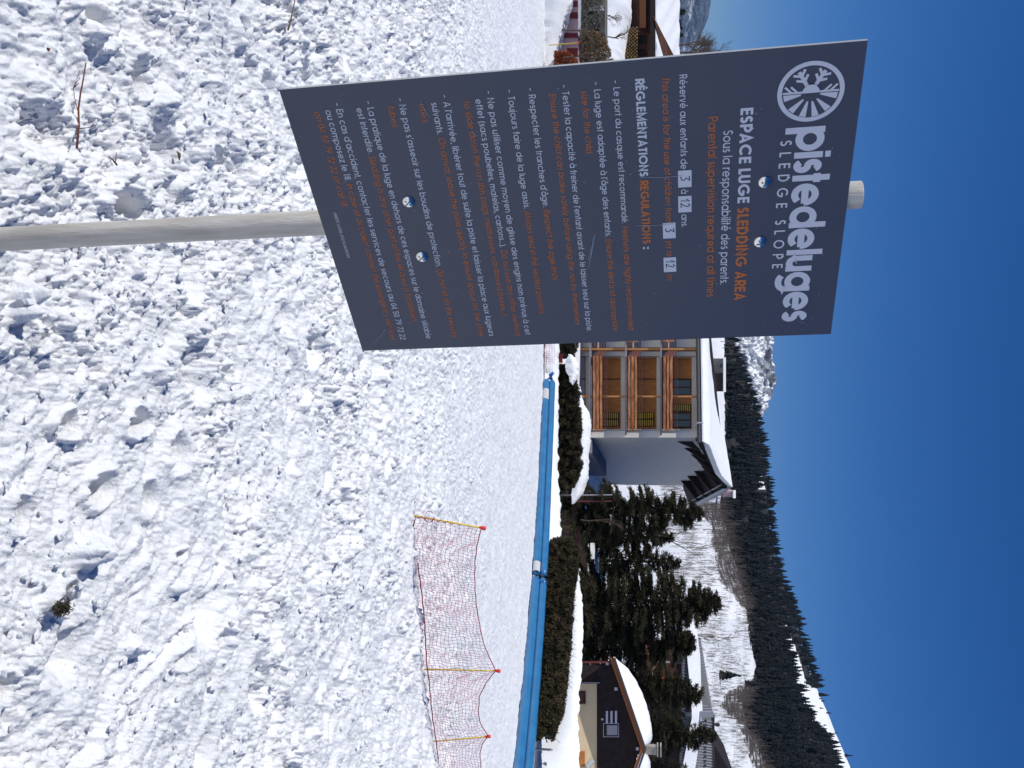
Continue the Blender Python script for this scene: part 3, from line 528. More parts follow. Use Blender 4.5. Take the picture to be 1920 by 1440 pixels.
# domed cross-head bolts
for (s_, t_) in [(0.4039, 0.5658), (0.6147, 0.5614), (0.3959, -0.5068), (0.6046, -0.5066)]:
    bm = MB(); rr, dome, n = 0.0128, 0.0062, 20; c0 = bp(s_, t_, 0); vs = []; fs = []
    for i in range(7):
        ph = i / 6 * math.pi / 2
        for k in range(n): vs.append(c0 + NS * (0.0012 + dome * math.sin(ph)) + (HS * math.cos(2 * math.pi * k / n) + VSg * math.sin(2 * math.pi * k / n)) * rr * max(math.cos(ph), 0.02))
    for k in range(n): vs.append(c0 + (HS * math.cos(2 * math.pi * k / n) + VSg * math.sin(2 * math.pi * k / n)) * rr)
    fs = [(i * n + k, i * n + (k + 1) % n, (i + 1) * n + (k + 1) % n, (i + 1) * n + k) for i in range(6) for k in range(n)] + [(7 * n + k, 7 * n + (k + 1) % n, (k + 1) % n, k) for k in range(n)]
    bm.add(vs, fs); b_o = bm.build('bolt', MT['chrome'], sign, smooth=True); cr = MB(); ro = random.Random(int(t_ * 99)).uniform(0.3, 1.2)
    for q in (0, math.pi / 2):
        e = HS * math.cos(ro + q) + VSg * math.sin(ro + q); g = -HS * math.sin(ro + q) + VSg * math.cos(ro + q); z = 0.0072 + 0.0004 * (q > 0)
        p = [c0 + e * a * 0.0078 + g * b * 0.0011 + NS * (z + 0) for a, b in ((-1, -1), (1, -1), (1, 1), (-1, 1))]
        cr.add(p, [(0, 1, 2, 3)])
    cr.build('cross_slot', MT['gutter'], b_o)
# ------------------------------------------------------------------ safety net on yellow poles
PB = [(965, 763), (1255, 797), (1390, 815), (1560, 850)]; PT = [(990, 905), (1258, 933), (1381, 915), (1562, 935)]
pole_w = []
for (ub, Xb), (ut, Xt) in zip(PB, PT):
    b = ground_hit(ub, Xb); b[2] = H(b[0], b[1]); t_ = at(ut, Xt, b[1] + 0.02); pole_w.append((b, t_))
plabels = ['leftmost yellow net pole with red cap and loose red cord, leaning to the right', 'second yellow net pole from the left, upright under the highest point of the net', 'third yellow net pole, short and leaning slightly, at the right side of the net', 'yellow net pole furthest to the right']
for i, (b, t_) in enumerate(pole_w[:3]):
    d = (t_ - b) / np.linalg.norm(t_ - b); o = empty('net_pole', b, plabels[i], 'net pole', 'yellow poles holding the safety net')
    MB().tube([b - d * 0.1, b + (t_ - b) * 0.5, t_], 0.0095, 8).build('shaft', MT['yellow'], o, smooth=True)
    MB().tube([t_ - d * 0.035, t_ + d * 0.005, t_ + d * 0.012, t_ + d * 0.03, t_ + d * 0.036], [0.013, 0.022, 0.024, 0.022, 0.008], 10).build('cap', MT['redcap'], o, smooth=True)
    if i == 0:
        pts = []
        for k in range(40):
            f_ = 0.12 + 0.5 * k / 39; c = b + (t_ - b) * f_; pts.append(c + np.array([0.016 * math.sin(k * 0.9) + 0.006, 0.016 * math.cos(k * 0.9), 0]))
        MB().tube(pts, 0.0042, 5).build('cord', MT['cord'], o)
        lp = [b + (t_ - b) * 0.30 + np.array([0.06 * math.sin(a) - 0.02, -0.01, 0.05 * math.cos(a)]) for a in np.linspace(0, 5.5, 14)]; MB().tube(lp, 0.0035, 5).build('cord_loop', MT['cord'], o)
def curve_u(us, Xs):
    return lambda u: float(np.interp(u, us, Xs))
bot = curve_u([969, 990, 1009, 1050, 1102, 1155, 1250, 1275, 1342, 1387, 1440, 1562], [777, 772.5, 772, 781, 788, 794, 799, 803, 809, 816, 822, 840])
top = curve_u([992, 1020, 1050, 1080, 1110, 1140, 1170, 1195, 1215, 1240, 1258, 1268, 1279, 1305, 1335, 1350, 1365, 1381, 1388, 1395, 1414, 1440, 1500, 1562], [902, 895, 891, 890, 891, 894, 899, 904, 910, 921, 930, 921, 912, 899, 897, 899, 905, 916, 909, 904, 900, 902, 912, 933])
def yb(u): return float(np.interp(u, [p[0] for p in PB], [w_[0][1] for w_ in pole_w]))
NU, NV = 122, 15; net = np.zeros((NV + 1, NU + 1, 3)); nrg = random.Random(3)
u0b, u1b, u0t, u1t = 969, 1562, 992, 1562
wts = np.cumsum([0] + [1.0 + 0.25 * math.sin(i * 0.7) for i in range(NU)]); wts /= wts[-1]
for j in range(NU + 1):
    f_ = wts[j]; ub = u0b + (u1b - u0b) * f_; ut = u0t + (u1t - u0t) * f_
    # keep the columns with the poles aligned
    ut = float(np.interp(ub, [969, 1255, 1390, 1562], [992, 1258, 1381, 1562]))
    B = at(ub, bot(ub) + 1.5, yb(ub) - 0.05); T_ = at(ut, top(ut), yb(ub) + 0.02)
    for i in range(NV + 1):
        g = i / NV; p = B * (1 - g) + T_ * g; bow = math.sin(math.pi * g); 
        jt = 0.25 if i in (0, NV) else 1.0
        p = p + jt * np.array([0.012 * math.sin(j * 0.8 + i * 1.3) + 0.02 * bow * math.sin(f_ * 31), 0.05 * bow * math.sin(f_ * 23 + 1) - 0.03 * bow, 0.010 * math.sin(j * 1.1 + i * 0.6) + 0.016 * bow * math.sin(j * 0.31)]); net[i, j] = p
nb = empty('safety_net', net[0, 0], 'low red netting stretched between yellow poles across the snow', 'safety net')
nm = MB()
for i in range(1, NV): nm.tube(net[i], 0.0022, 3, cap=False)
for j in range(NU + 1): nm.tube(net[:, j], 0.0022, 3, cap=False)
nm.build('netting', MT['net'], nb, kind='stuff')
MB().tube(net[NV], 0.0058, 5).build('top_rope', MT['cord'], nb); MB().tube(net[0], 0.0075, 5).build('bottom_rope', MT['cord'], nb)
fr = MB()
for u_ in np.linspace(985, 1330, 34):
    X_ = bot(u_) - nrg.uniform(1, 4); p = at(u_, X_, yb(u_) - 0.02); q = p + np.array([nrg.uniform(-0.09, 0.05), -0.03, nrg.uniform(-0.05, 0.02)]); m_ = (p + q) / 2 + np.array([0, 0, 0.02]); fr.tube([p, m_, q], 0.0022, 3)
fr.build('loose_threads', MT['net'], nb, kind='stuff')

# ------------------------------------------------------------------ blue padding tubes along the foot of the piste
def tube_pt(u): X = float(np.interp(u, [640, 700, 800, 900, 1000, 1080, 1200, 1300, 1440, 1560], [1021, 1019, 1014, 1008.5, 1003, 997, 987, 977, 962, 948])); p = ground_hit(u, X); p[2] = H(p[0], p[1]); return p
def boudin(ua, ub, label, patch_u, knob):
    n = 60; C = [tube_pt(u) for u in np.linspace(ua, ub, n)]; C = [np.array(c) for c in C]
    ln = np.cumsum([0] + [np.linalg.norm(C[i + 1] - C[i]) for i in range(n - 1)]); tot = ln[-1]
    o = empty('padding_tube', C[0], label, 'padding tube', 'blue inflatable padding tubes below the piste')
    for nm_, r, zc, off in (('lower_chamber', 0.215, 0.20, 0.0), ('upper_chamber', 0.19, 0.545, 0.05)):
        V = []; m_ = 20
        for i in range(n + 8):
            # extra end rings to round the ends off
            if i < 4: s_ = [0.0, 0.06, 0.16, 0.28][i]; 
            elif i >= n + 4: s_ = tot - [0.28, 0.16, 0.06, 0.0][i - n - 4]
            else: s_ = 0.4 + (tot - 0.8) * (i - 4) / (n - 1)
            p = np.array([np.interp(s_, ln, [c[k] for c in C]) for k in range(3)]); q = np.array([np.interp(min(s_ + 0.3, tot), ln, [c[k] for c in C]) for k in range(3)]); q0 = np.array([np.interp(max(s_ - 0.3, 0), ln, [c[k] for c in C]) for k in range(3)])
            d = q - q0; d /= np.linalg.norm(d); sd_ = np.array([-d[1], d[0], 0]); sd_ /= np.linalg.norm(sd_)
            e = min(s_, tot - s_); rr = r * math.sqrt(max(0.02, 1 - max(0, 1 - e / 0.34) ** 2)) * (1 + 0.015 * math.sin(s_ * 2.1) + 0.012 * math.sin(s_ * 5.3))
            for k in range(m_):
                a = 2 * math.pi * k / m_; flat = 1.0
                V.append(p + sd_ * (off + rr * 1.12 * math.cos(a)) + np.array([0, 0, zc + rr * math.sin(a) * flat]))
        N_ = n + 8; fs = [(i * m_ + k, i * m_ + (k + 1) % m_, (i + 1) * m_ + (k + 1) % m_, (i + 1) * m_ + k) for i in range(N_ - 1) for k in range(m_)] + [tuple(range(m_ - 1, -1, -1)), tuple((N_ - 1) * m_ + k for k in range(m_))]
        MB().add(V, fs).build(nm_, MT['blue'], o, smooth=True)
    for (pu0, pu1) in patch_u:
        a, b = tube_pt(pu0), tube_pt(pu1); mb = MB(); d = (b - a) / np.linalg.norm(b - a); sd_ = np.array([d[1], -d[0], 0]); sd_ /= np.linalg.norm(sd_); sd_ = sd_ if sd_[1] < 0 else -sd_
        pr = [[c + sd_ * 0.245 * math.cos(a_) + np.array([0, 0, 0.20 + 0.225 * math.sin(a_)]) for a_ in np.linspace(-0.7, 1.0, 8)] for c in (a, (a + b) / 2, b)]
        mb.grid(pr); mb.build('patch', MT['greypatch'], o)
    if not knob:
        c, d = tube_pt(ua + 2), tube_pt(ua + 14); mb = MB(); mb.tube([c + [0, 0, .2], d + [0, 0, .2]], [.17, .232], 20); mb.tube([c + [0, 0, .545], d + [0, 0, .545]], [.12, .20], 18); mb.build('end_band', MT['darkblue'], o, smooth=True)
    if knob:
        c = C[0]; mb = MB(); mb.tube([c + [0, 0, 0.42], c + [-0.16, 0, 0.46], c + [-0.26, 0, 0.43], c + [-0.42, 0.05, 0.60], c + [-0.5, 0.05, 0.55]], [0.2, 0.10, 0.13, 0.09, 0.02], 9); mb.build('tied_end', MT['darkblue'], o, smooth=True)
        e = C[0]; 
    return o
boudin(712, 1078, 'blue inflatable tube, the farther one, with a tied knot at its left end', [(733, 752), (1058, 1076)], True)
boudin(1083, 1500, 'blue inflatable tube, the nearer one, running out of the picture on the right', [], False)
# dark band folded over the end of the near tube
# ------------------------------------------------------------------ foliage tools
def leaf_cloud(cent, size, rg, up=0.0, aspect=0.4):
    n = len(cent); d = rg.normal(size=(n, 3)); d[:, 2] += up; d /= np.linalg.norm(d, axis=1)[:, None] + 1e-9; s = rg.normal(size=(n, 3)); s -= d * (s * d).sum(1)[:, None]; s /= np.linalg.norm(s, axis=1)[:, None] + 1e-9
    L = size * rg.uniform(0.6, 1.4, n)[:, None]; a = cent - d * L * 0.5; V = np.stack([a - s * L * aspect * 0.5, a + s * L * aspect * 0.5, cent + d * L * 0.6], 1).reshape(-1, 3)
    return V, np.arange(3 * n).reshape(-1, 3)
def spray_cloud(p, d, size, width, rg):     # leaf triangles pointing along d
    n = len(p); s = rg.normal(size=(n, 3)); s -= d * (s * d).sum(1)[:, None]; s /= np.linalg.norm(s, axis=1)[:, None] + 1e-9
    V = np.stack([p - s * width * 0.5, p + s * width * 0.5, p + d * size], 1).reshape(-1, 3); return V, np.arange(3 * n).reshape(-1, 3)
def conifer(loc, height, radius, seed, label, n=14000, flat=0.16, m='needle', low=0.05, lean=0.0, size=0.20, group='evergreens behind the hedges', name='spruce_tree', shape=0.75):
    rg = np.random.default_rng(seed); o = empty(name, loc, label, 'tree', group); base_ = np.array(loc, float)
    tp = base_ + np.array([lean, 0, height]); MB().tube([base_ - [0, 0, 0.6], base_ + (tp - base_) * 0.5, tp], [height * 0.02, height * 0.012, 0.02], 7).build('trunk', MT['bark'], o)
    nb_ = int(height * 26); P = []; D = []; S_ = []; bm = MB()
    for b in range(nb_):
        h_ = low + (1 - low) * (b + rg.uniform()) / nb_; az_ = rg.uniform(0, 2 * np.pi); L = radius * (1 - h_) ** shape * rg.uniform(0.55, 1.18) + 0.10
        el = rg.uniform(-0.25, 0.15) + 0.5 * h_; out = np.array([math.cos(az_), math.sin(az_), 0]); k = max(6, int(n / nb_ * (L / radius) * 2.0))
        t = rg.uniform(0.08, 1, k) ** 0.75; c = base_ + (tp - base_) * h_ + out * (L * t)[:, None] + np.array([0, 0, 1]) * (L * (el * t - flat * 1.5 * t * t))[:, None]
        bm.tube([base_ + (tp - base_) * h_, base_ + (tp - base_) * h_ + out * L * 0.55 + np.array([0, 0, L * (el * .55 - flat * .45)]), base_ + (tp - base_) * h_ + out * L * 0.95 + np.array([0, 0, L * (el * .95 - flat * 1.35)])], [0.03, 0.02, 0.008], 3, cap=False)
        sd_ = np.array([-out[1], out[0], 0]); c = c + sd_ * (rg.normal(size=k) * 0.20 * L * (1 - t * 0.5))[:, None] + rg.normal(size=(k, 3)) * 0.06
        dd = out * rg.uniform(0.2, 1, k)[:, None] + sd_ * rg.normal(size=k)[:, None] * 0.7 + np.array([0, 0, 1]) * (rg.normal(size=k) * 0.35 - 0.15 + 0.3 * h_)[:, None]
        P.append(c); D.append(dd / np.linalg.norm(dd, axis=1)[:, None])
    P = np.concatenate(P); D = np.concatenate(D); V, T_ = spray_cloud(P, D, size, size * 0.36, rg); mesh_np('crown', V, T_, MT[m], o, smooth=False)
    bm.build('branches', MT['bark'], o); return o
def bare_tree(loc, height, seed, label, name='bare_tree', group=None, m='twig', spread=0.5, depth=4, r0=None, cat='tree', mult=3):
    rg = random.Random(seed); o = empty(name, loc, label, cat, group); bm = MB(); tm = MB()
    def grow(p, d, L, r, k, mb):
        q = p + d * L; md = (p + q) / 2 + Vector((rg.uniform(-1, 1), rg.uniform(-1, 1), rg.uniform(-1, 1))) * L * 0.06
        mb.tube([p, md, q], [r, r * 0.85, r * 0.65], 5 if k > 2 else 3, cap=False)
        if k == 0: return
        for _ in range(mult if k > 1 else mult + 1):
            nd = (d + Vector((rg.gauss(0, spread), rg.gauss(0, spread), rg.gauss(0.12, spread * 0.7)))).normalized(); st = p.lerp(q, rg.uniform(0.45, 1)); grow(st, nd, L * rg.uniform(0.5, 0.8), r * 0.55, k - 1, bm)
    grow(Vector(loc) - Vector((0, 0, 0.2)), Vector((rg.uniform(-.1, .1), rg.uniform(-.1, .1), 1)).normalized(), height * 0.42, r0 or height * 0.014, depth, tm)
    tm.build('trunk', MT[m], o); bm.build('branches', MT[m], o); return o

# ------------------------------------------------------------------ hedges
def hedge(name_pts, yf, lab, n, seed, tops, bots, depth=1.3, cap_pts=None, gap=None):
    rg = np.random.default_rng(seed); us = np.linspace(name_pts[0], name_pts[1], 120)
    p0 = at(us[0], float(np.interp(us[0], *bots)), float(np.interp(us[0], *yf))); o = empty('clipped_hedge', p0, lab, 'hedge', 'dark hedges behind the blue tubes')
    u = rg.uniform(name_pts[0], name_pts[1], n); y = np.interp(u, *yf); t = rg.random(n); dp = rg.random(n) ** 1.6 * depth
    xb = np.interp(u, *bots); xt = np.interp(u, *tops); lump = 3.5 * fbm(u / 22, u * 0 + seed, 3) + 2.0 * fbm(u / 5, u * 0 + 7, 2)
    X = xb + (xt + lump - xb) * t; C = np.stack([side(u, X) * y, y + dp - 0.55 * fbm(u / 14, X / 11, 3), CAMZ + slope(X) * y], 1)
    C[:, 2] -= 0; V, T_ = leaf_cloud(C, 0.13, rg, up=0.7, aspect=0.4); mesh_np('leaves', V, T_, MT['hedge'], o, smooth=False)
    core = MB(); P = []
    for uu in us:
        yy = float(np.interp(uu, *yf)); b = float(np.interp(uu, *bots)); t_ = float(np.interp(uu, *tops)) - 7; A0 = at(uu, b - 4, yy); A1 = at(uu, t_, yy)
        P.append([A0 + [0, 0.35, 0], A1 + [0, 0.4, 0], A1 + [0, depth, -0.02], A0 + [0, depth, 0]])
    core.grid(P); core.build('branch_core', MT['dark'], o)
    tw = MB(); r2 = random.Random(seed)
    for _ in range(n // 120):
        i = r2.randrange(n); c = C[i]; tw.tube([c, c + np.array([r2.uniform(-.25, .25), -0.1, r2.uniform(0.05, .32)])], 0.008, 3, cap=False)
    tw.build('twigs', MT['twig'], o, kind='stuff')
    return o
YL = ([600, 690, 930, 1010], [60, 60, 57, 55]); YR = ([1000, 1080, 1200, 1300, 1380, 1520], [50, 46.5, 41.5, 37.8, 35.3, 32])
hedge((683, 915), YL, 'dark hedge with snow on it in front of the apartment block', 34000, 5,
      ([683, 700, 730, 760, 800, 850, 890, 915], [1066, 1078, 1084, 1087, 1089, 1090, 1088, 1076]), ([683, 930], [1040, 1040]))
hedge((1013, 1384), YR, 'long brown-green hedge behind the nearer blue tube, topped with snow', 60000, 6,
      ([1013, 1030, 1080, 1120, 1200, 1300, 1350, 1384], [1068, 1085, 1082, 1074, 1070, 1060, 1052, 1040]), ([1013, 1080, 1200, 1300, 1384], [1034, 1012, 1002, 993, 985]))
hedge((636, 672), YL, 'small dark bush under a cap of snow at the right edge of the sign', 3500, 8, ([636, 650, 672], [1085, 1082, 1074]), ([636, 672], [1046, 1046]), depth=1.0)
def snow_body(name, us, lo, hi, yf, depth, lab, m=None, wob=1.0, seed=0, cat='snow bank', bulge=0.35, rag=0.0):
    U = np.linspace(us[0], us[1], 90); P = []; K = 16
    for i, uu in enumerate(U):
        yy = float(np.interp(uu, *yf)); b = float(np.interp(uu, *lo)) ; t_ = float(np.interp(uu, *hi)); row = []
        b += rag * float(fbm(np.array(uu / 6.0), np.array(seed + .5), 4))
        A0 = at(uu, b, yy); A1 = at(uu, t_, yy); hgt = max(A1[2] - A0[2], 0.02)
        for k in range(K + 1):
            a = math.pi * k / K; row.append([A0[0], yy + depth * 0.5 - math.cos(a) * depth * 0.5 - bulge * math.sin(a) * 0.3, A0[2] + hgt * (math.sin(a) ** 0.6 if k not in (0, K) else 0)])
        P.append(row)
    P = np.array(P); dz = 0.07 * wob * fbm(P[..., 0] * 2.2, P[..., 1] * 2.2 + P[..., 2] * 2, 4); P[..., 2] += dz; P[..., 1] += 0.8 * dz
    mb = MB(); mb.grid(P); o = mb.build(name, m or SNOW, smooth=True); return tag(o, lab, cat)
snow_body('snow_bank', (1075, 1470), ([1075, 1100, 1150, 1200, 1250, 1300, 1350, 1372, 1400, 1440, 1470], [1080, 1073, 1069, 1066, 1061, 1056, 1050, 1032, 1024, 1016, 1010]),
          ([1075, 1090, 1110, 1140, 1180, 1220, 1260, 1300, 1350, 1440, 1470], [1081, 1083, 1086, 1089, 1091, 1090, 1089, 1084, 1082, 1083, 1083]), ([1075, 1380, 1470], [48, 36.3, 33.5]), 1.6, 'thick snow bank lying on top of the long hedge in front of the dark chalet', seed=2, rag=9)
snow_body('snow_bank', (725, 945), ([725, 945], [1074, 1072]), ([725, 740, 760, 775, 800, 830, 860, 900, 930, 945], [1084, 1086, 1092, 1102, 1106, 1104, 1101, 1100, 1090, 1077]), ([725, 945], [62, 60]), 3.0, 'sunlit snow bank between the hedge and the apartment block', seed=3)
snow_body('snow_heap', (664, 722), ([664, 680, 700, 722], [1066, 1060, 1063, 1072]), ([664, 672, 685, 700, 712, 722], [1069, 1078, 1083, 1083, 1080, 1073]), ([664, 722], [59.2, 59.0]), 1.4, 'rounded lump of snow on the bush beside the sign', seed=4, cat='snow heap')
snow_body('snow_bank', (560, 1020), ([560, 1020], [1026, 1016]), ([560, 640, 700, 760, 900, 960, 1010, 1020], [1045, 1046, 1045, 1044, 1044, 1048, 1049, 1040]), ([560, 700, 900, 1020], [57.5, 57, 53, 50]), 1.5, 'low snow ridge running behind the farther blue tube', seed=5, wob=1.5)
# small red post with orange edge
o = empty('marker_box', at(672, 1046, 58), 'small dark red box with an orange edge at the foot of the snow-capped bush', 'box')
a = at(663, 1046, 58); b = at(679, 1054, 58); MB().box((a[0], 58, a[2]), (b[0], 58.3, b[2])).build('box_body', MT['crimson'], o); MB().box((b[0] + 0.003, 57.98, a[2]), (b[0] + 0.06, 58.32, b[2] + 0.02)).build('orange_edge', MT['post'], o)
# far little net seen past the sign
fn = MB(); rr = random.Random(2)
for i in range(9): z_ = 1000 + i * 5; fn.tube([at(u_, z_ + rr.uniform(-.5, .5), 56) for u_ in np.linspace(560, 681, 20)], 0.006, 3, cap=False)
for u_ in np.linspace(560, 681, 34): fn.tube([at(u_, 1000, 56), at(u_ + 1, 1022, 56), at(u_, 1041, 56)], 0.006, 3, cap=False)
tag(fn.build('netting', MT['net']), 'faint far red netting on the snow just right of the sign', 'safety net')
# ------------------------------------------------------------------ apartment block
class Wall:      # a vertical plane through P0 with horizontal direction d; nrm points outwards
    def __init__(s, P0, d, n): s.P = np.array(P0, float); s.d = np.array(d, float) / np.linalg.norm(d); s.n = np.array(n, float) / np.linalg.norm(n)
    def pt(s, u, X, off=0.0):
        o = np.array([0, 0, CAMZ]); r = np.array([side(u, X), 1.0, slope(X)]); P = s.P + s.n * off; return o + r * (((P - o) @ s.n) / (r @ s.n))
    def box(s, mb, u0, u1, X0, X1, o0, o1, mi=0):      # front face given in the picture at offset o1, back at o0
        f = [s.pt(u0, X0, o1), s.pt(u1, X0, o1), s.pt(u1, X1, o1), s.pt(u0, X1, o1)]
        f = [f[0], f[1], f[2], f[3]]; b = [p - s.n * (o1 - o0) for p in f]; return mb.hexa(b + f, mi)
    def part(s, name, u0, u1, X0, X1, o0, o1, m, parent, **kw): mb = MB(); s.box(mb, u0, u1, X0, X1, o0, o1); return mb.build(name, m, parent, **kw)
ang = R(16); fd = np.array([math.cos(ang), -math.sin(ang), 0]); fn_ = np.array([-math.sin(ang), -math.cos(ang), 0]); gd = -fn_; gn = fd
A = at(820, 1200, 71.0); FW = Wall(A, fd, fn_); GW = Wall(A, gd, gn)
apt = empty('apartment_block', (A[0], A[1], -3.6), 'white apartment block with wooden balconies, yellow shutters and a thick snow roof', 'apartment block')
# recessed wooden wall, plaster frame, floors
D0 = -1.5                                                     # the recess of the loggias
FW.part('timber_wall', 470, 812, 1096, 1312, D0 - 0.3, D0, MT['wood'], apt)
FW.part('plaster_pier', 806, 820.3, 1085, 1313, D0 - 0.3, 0.0, MT['plaster'], apt)
for (a, b) in ((1104, 1111), (1171, 1178), (1237, 1244)): FW.part('floor_slab', 470, 811, a + 1, b - 3, D0, 0.75, MT['slab'], apt)
for (a, b) in ((1098, 1108), (1164, 1173), (1231, 1240), (1297, 1311)): FW.part('lintel', 666, 806, a, b, D0 + 0.002, D0 + 0.35, MT['plaster'], apt)
for u0, u1 in ((636, 651), (659, 667.5)): FW.part('plaster_pier', u0, u1, 1085, 1312, D0 + .002, D0 + (0.5 if u0 > 650 else 0.8), MT['plaster'], apt)
FW.part('plaster_wall', 470, 636, 1085, 1312, D0 + .002, D0 + 0.8, MT['plaster'], apt)
for u0, u1, oo in ((652.5, 656.5, 0.3), (741.5, 745.0, 0.55)):
    FW.part('timber_post', u0, u1, 1085, 1312, oo - 0.12, oo, MT['post'], apt)
for u in (709.5,):
    FW.part('wall_batten', u, u + 1.5, 1085, 1300, D0, D0 + 0.06, MT['brown'], apt)
pr = random.Random(4)
for k, Xs in enumerate((1111, 1176.5, 1243)):
    b = empty('balcony', apt.location, None); b.parent = apt; b.location = (0, 0, 0); ORG[b.name] = ORG[apt.name]
    for j in range(3):
        x0 = Xs + 1.0 + j * 6.3; us = [668, 741 - 30 + pr.uniform(-6, 6), 770 + pr.uniform(-15, 15), 808]
        for a_, c_ in zip(us[:-1], us[1:]): FW.part('plank', a_, c_ - 0.3, x0, x0 + 4.5, 0.80 + pr.uniform(0, .02), 0.86 + pr.uniform(0, 0.03), MT['plank'], b)
    for x0 in (Xs + 22.5, Xs + 26.5): FW.part('rail', 668, 807, x0, x0 + 0.9, 0.80, 0.86, MT['rail'], b)
    for u in (669, 695, 722, 743, 768, 792, 806): FW.part('baluster', u, u + 1.0, Xs - 3, Xs + 27, 0.72, 0.785, MT['rail'], b)
    for j in range(4):                                       # slanting end boards of the left return
        mb = MB(); p0 = FW.pt(668, Xs + 1 + j * 5, 0.85); p1 = FW.pt(654.5, Xs + 13 + j * 4.2, 0.1); h_ = np.array([0, 0, 0.13]); e_ = fd * 0.05
        mb.hexa([p0, p0 + e_, p1 + e_, p1, p0 + h_, p0 + e_ + h_, p1 + e_ + h_, p1 + h_]); mb.build('end_board', MT['rail'], b)
    for j in range(6):
        FW.part('end_board', 636, 653, Xs + 1 + j * 4.4, Xs + 2.6 + j * 4.4, -0.2, -0.12, MT['rail'] if j != 2 else MT['plaster'], b)
    FW.part('far_plank', 470, 641, Xs + 1, Xs + 20, 0.8, 0.86, MT['plank'], b)
def shutter(u0, u1, X0, X1, parent=apt):
    s_ = FW.part('shutter', u0, u1, X0, X1, D0, D0 + 0.09, MT['dark'], parent); m = MB(); n = int((X1 - X0) / 3.7)
    for i in range(n): a = X0 + 1.3 + (X1 - X0 - 2) * i / n; FW.box(m, u0 + 0.9, u1 - 0.9, a, a + 2.0, D0 + 0.05, D0 + 0.13)
    m.build('louvres', MT['shut'], s_)
def window(u0, u1, X0, X1):
    w_ = FW.part('window', u0, u1, X0, X1, D0 - .05, D0 + 0.03, MT['glass'], apt); m = MB(); n = 2
    for u in np.linspace(u0, u1 - 1.5, n + 1): FW.box(m, u, u + 1.7, X0, X1, D0, D0 + 0.10)
    for X in (X0, X1 - 2): FW.box(m, u0 + 0.1, u1 - .1, X, X + 2, D0, D0 + 0.095)
    m.build('frame', MT['brown'], w_)
for Xs in (1112, 1178): shutter(773, 785.3, Xs + 2, Xs + 49); shutter(786.3, 799, Xs + 2, Xs + 49)
shutter(638.5, 650.5, 1078, 1099); shutter(638.5, 651, 1244, 1296); shutter(757.5, 771, 1250, 1296); shutter(802, 809, 1250, 1296); window(710, 741, 1248, 1296); window(773, 801, 1248, 1296)
# gable wall (in shade)
zb = -4.2
eF = FW.pt(820.3, 1310, 0.0); depth = 20.5
def G(t, z, off=0.0): return np.array([A[0], A[1], 0]) + gd * t + gn * off + np.array([0, 0, z])
zE = at(830, 1311, 71)[2]; zR = 7.55; zB = 5.35; tR = 10.3; wall = MB()
P = [G(0.02, zb), G(depth, zb), G(depth, zB - 0.1), G(tR, zR - 0.45), G(0.02, zE - 0.25)]; Pi = [p - gn * 0.35 for p in P]
wall.add(P + Pi, [(0, 1, 2, 3, 4), (9, 8, 7, 6, 5)] + [(i, (i + 1) % 5, 5 + (i + 1) % 5, 5 + i) for i in range(5)]); wall.build('gable_wall', MT['plaster'], apt)
mb = MB(); mb.hexa([G(0.1, zb, 0.01), G(9.5, zb, .01), G(9.5, zb, 1.2), G(0.1, zb, 1.2), G(.1, -2.95, .01), G(9.5, -2.3, .01), G(9.5, -2.3, 1.2), G(.1, -2.95, 1.2)]); mb.build('side_terrace', MT['slab'], apt)
# roof: plates with a prow-shaped gable overhang
LFT = -17.5
def RP(t, z, l): f_ = max(0.0, 1 - abs(t - tR) / (tR + .5)); return np.array([A[0], A[1], 0]) + gd * t + fd * l + np.array([0, 0, z + 0.14 * f_ * (l - 1.9)])
e0, e1 = RP(-0.55, zE - 0.05, LFT), RP(-0.55, zE - 0.05, 0.45); r0, r1 = RP(tR, zR - 0.1, LFT), RP(tR, zR - 0.1, 1.95); k0, k1 = RP(depth + 0.9, zB - 0.25, LFT), RP(depth + 0.9, zB - 0.25, 1.75); th_ = np.array([0, 0, 0.22])
mb = MB(); mb.hexa([e0, e1, r1, r0, e0 + th_, e1 + th_, r1 + th_, r0 + th_]); mb.hexa([r0, r1, k1, k0, r0 + th_, r1 + th_, k1 + th_, k0 + th_]); mb.build('roof', MT['dark'], apt)
# snow lying on it
mb = MB(); m_ = 26; ns = 60; P = []
for i in range(ns + 1):
    l = LFT + (0.40 - LFT) * i / ns; row = []
    for j in range(m_ + 1):
        f_ = j / m_; lim = 0.40 + 1.45 * min(f_ * 2, 1); ll = LFT + (lim - LFT) * i / ns; t_ = -0.5 + (tR + 0.5) * f_ ; z0 = zE + 0.17 + (zR - zE) * f_; th = (0.5 - 0.05 * f_) * (0.25 + 0.75 * sm(0, 0.05, f_)) + 0.03 * float(fbm(np.array(ll), np.array(t_ * 0.8), 2)); th = th * (1.0 - 0.55 * sm(-10, -17.5, ll))
        row.append(RP(t_, z0 + th * (0.92 if i == ns else 1), ll))
    P.append(row)
P = np.array(P); mb.grid(P.transpose(1, 0, 2)); low_ = P[-1].copy(); low_[:, 2] = np.array([zE + 0.15 + (zR - zE) * (j / m_) for j in range(m_ + 1)]); low_ -= fd * 0.10
mb.grid(np.stack([P[-1], low_], 0).transpose(1, 0, 2)); lo2 = P[:, 0].copy(); lo2[:, 2] = zE + 0.16; mb.grid(np.stack([lo2, P[:, 0]], 0))
rr_ = []
for i in range(ns + 1): ll = LFT + (1.85 - LFT) * i / ns; rr_.append([RP(tR, zR + 0.52 * (1 - .55 * float(sm(-10, -17.5, ll))), ll), RP(tR + 3, zR + 0.1, ll), RP(depth + 0.8, zB + 0.35, ll)])
mb.grid(rr_); mb.build('roof_snow', SNOW, apt, smooth=True)
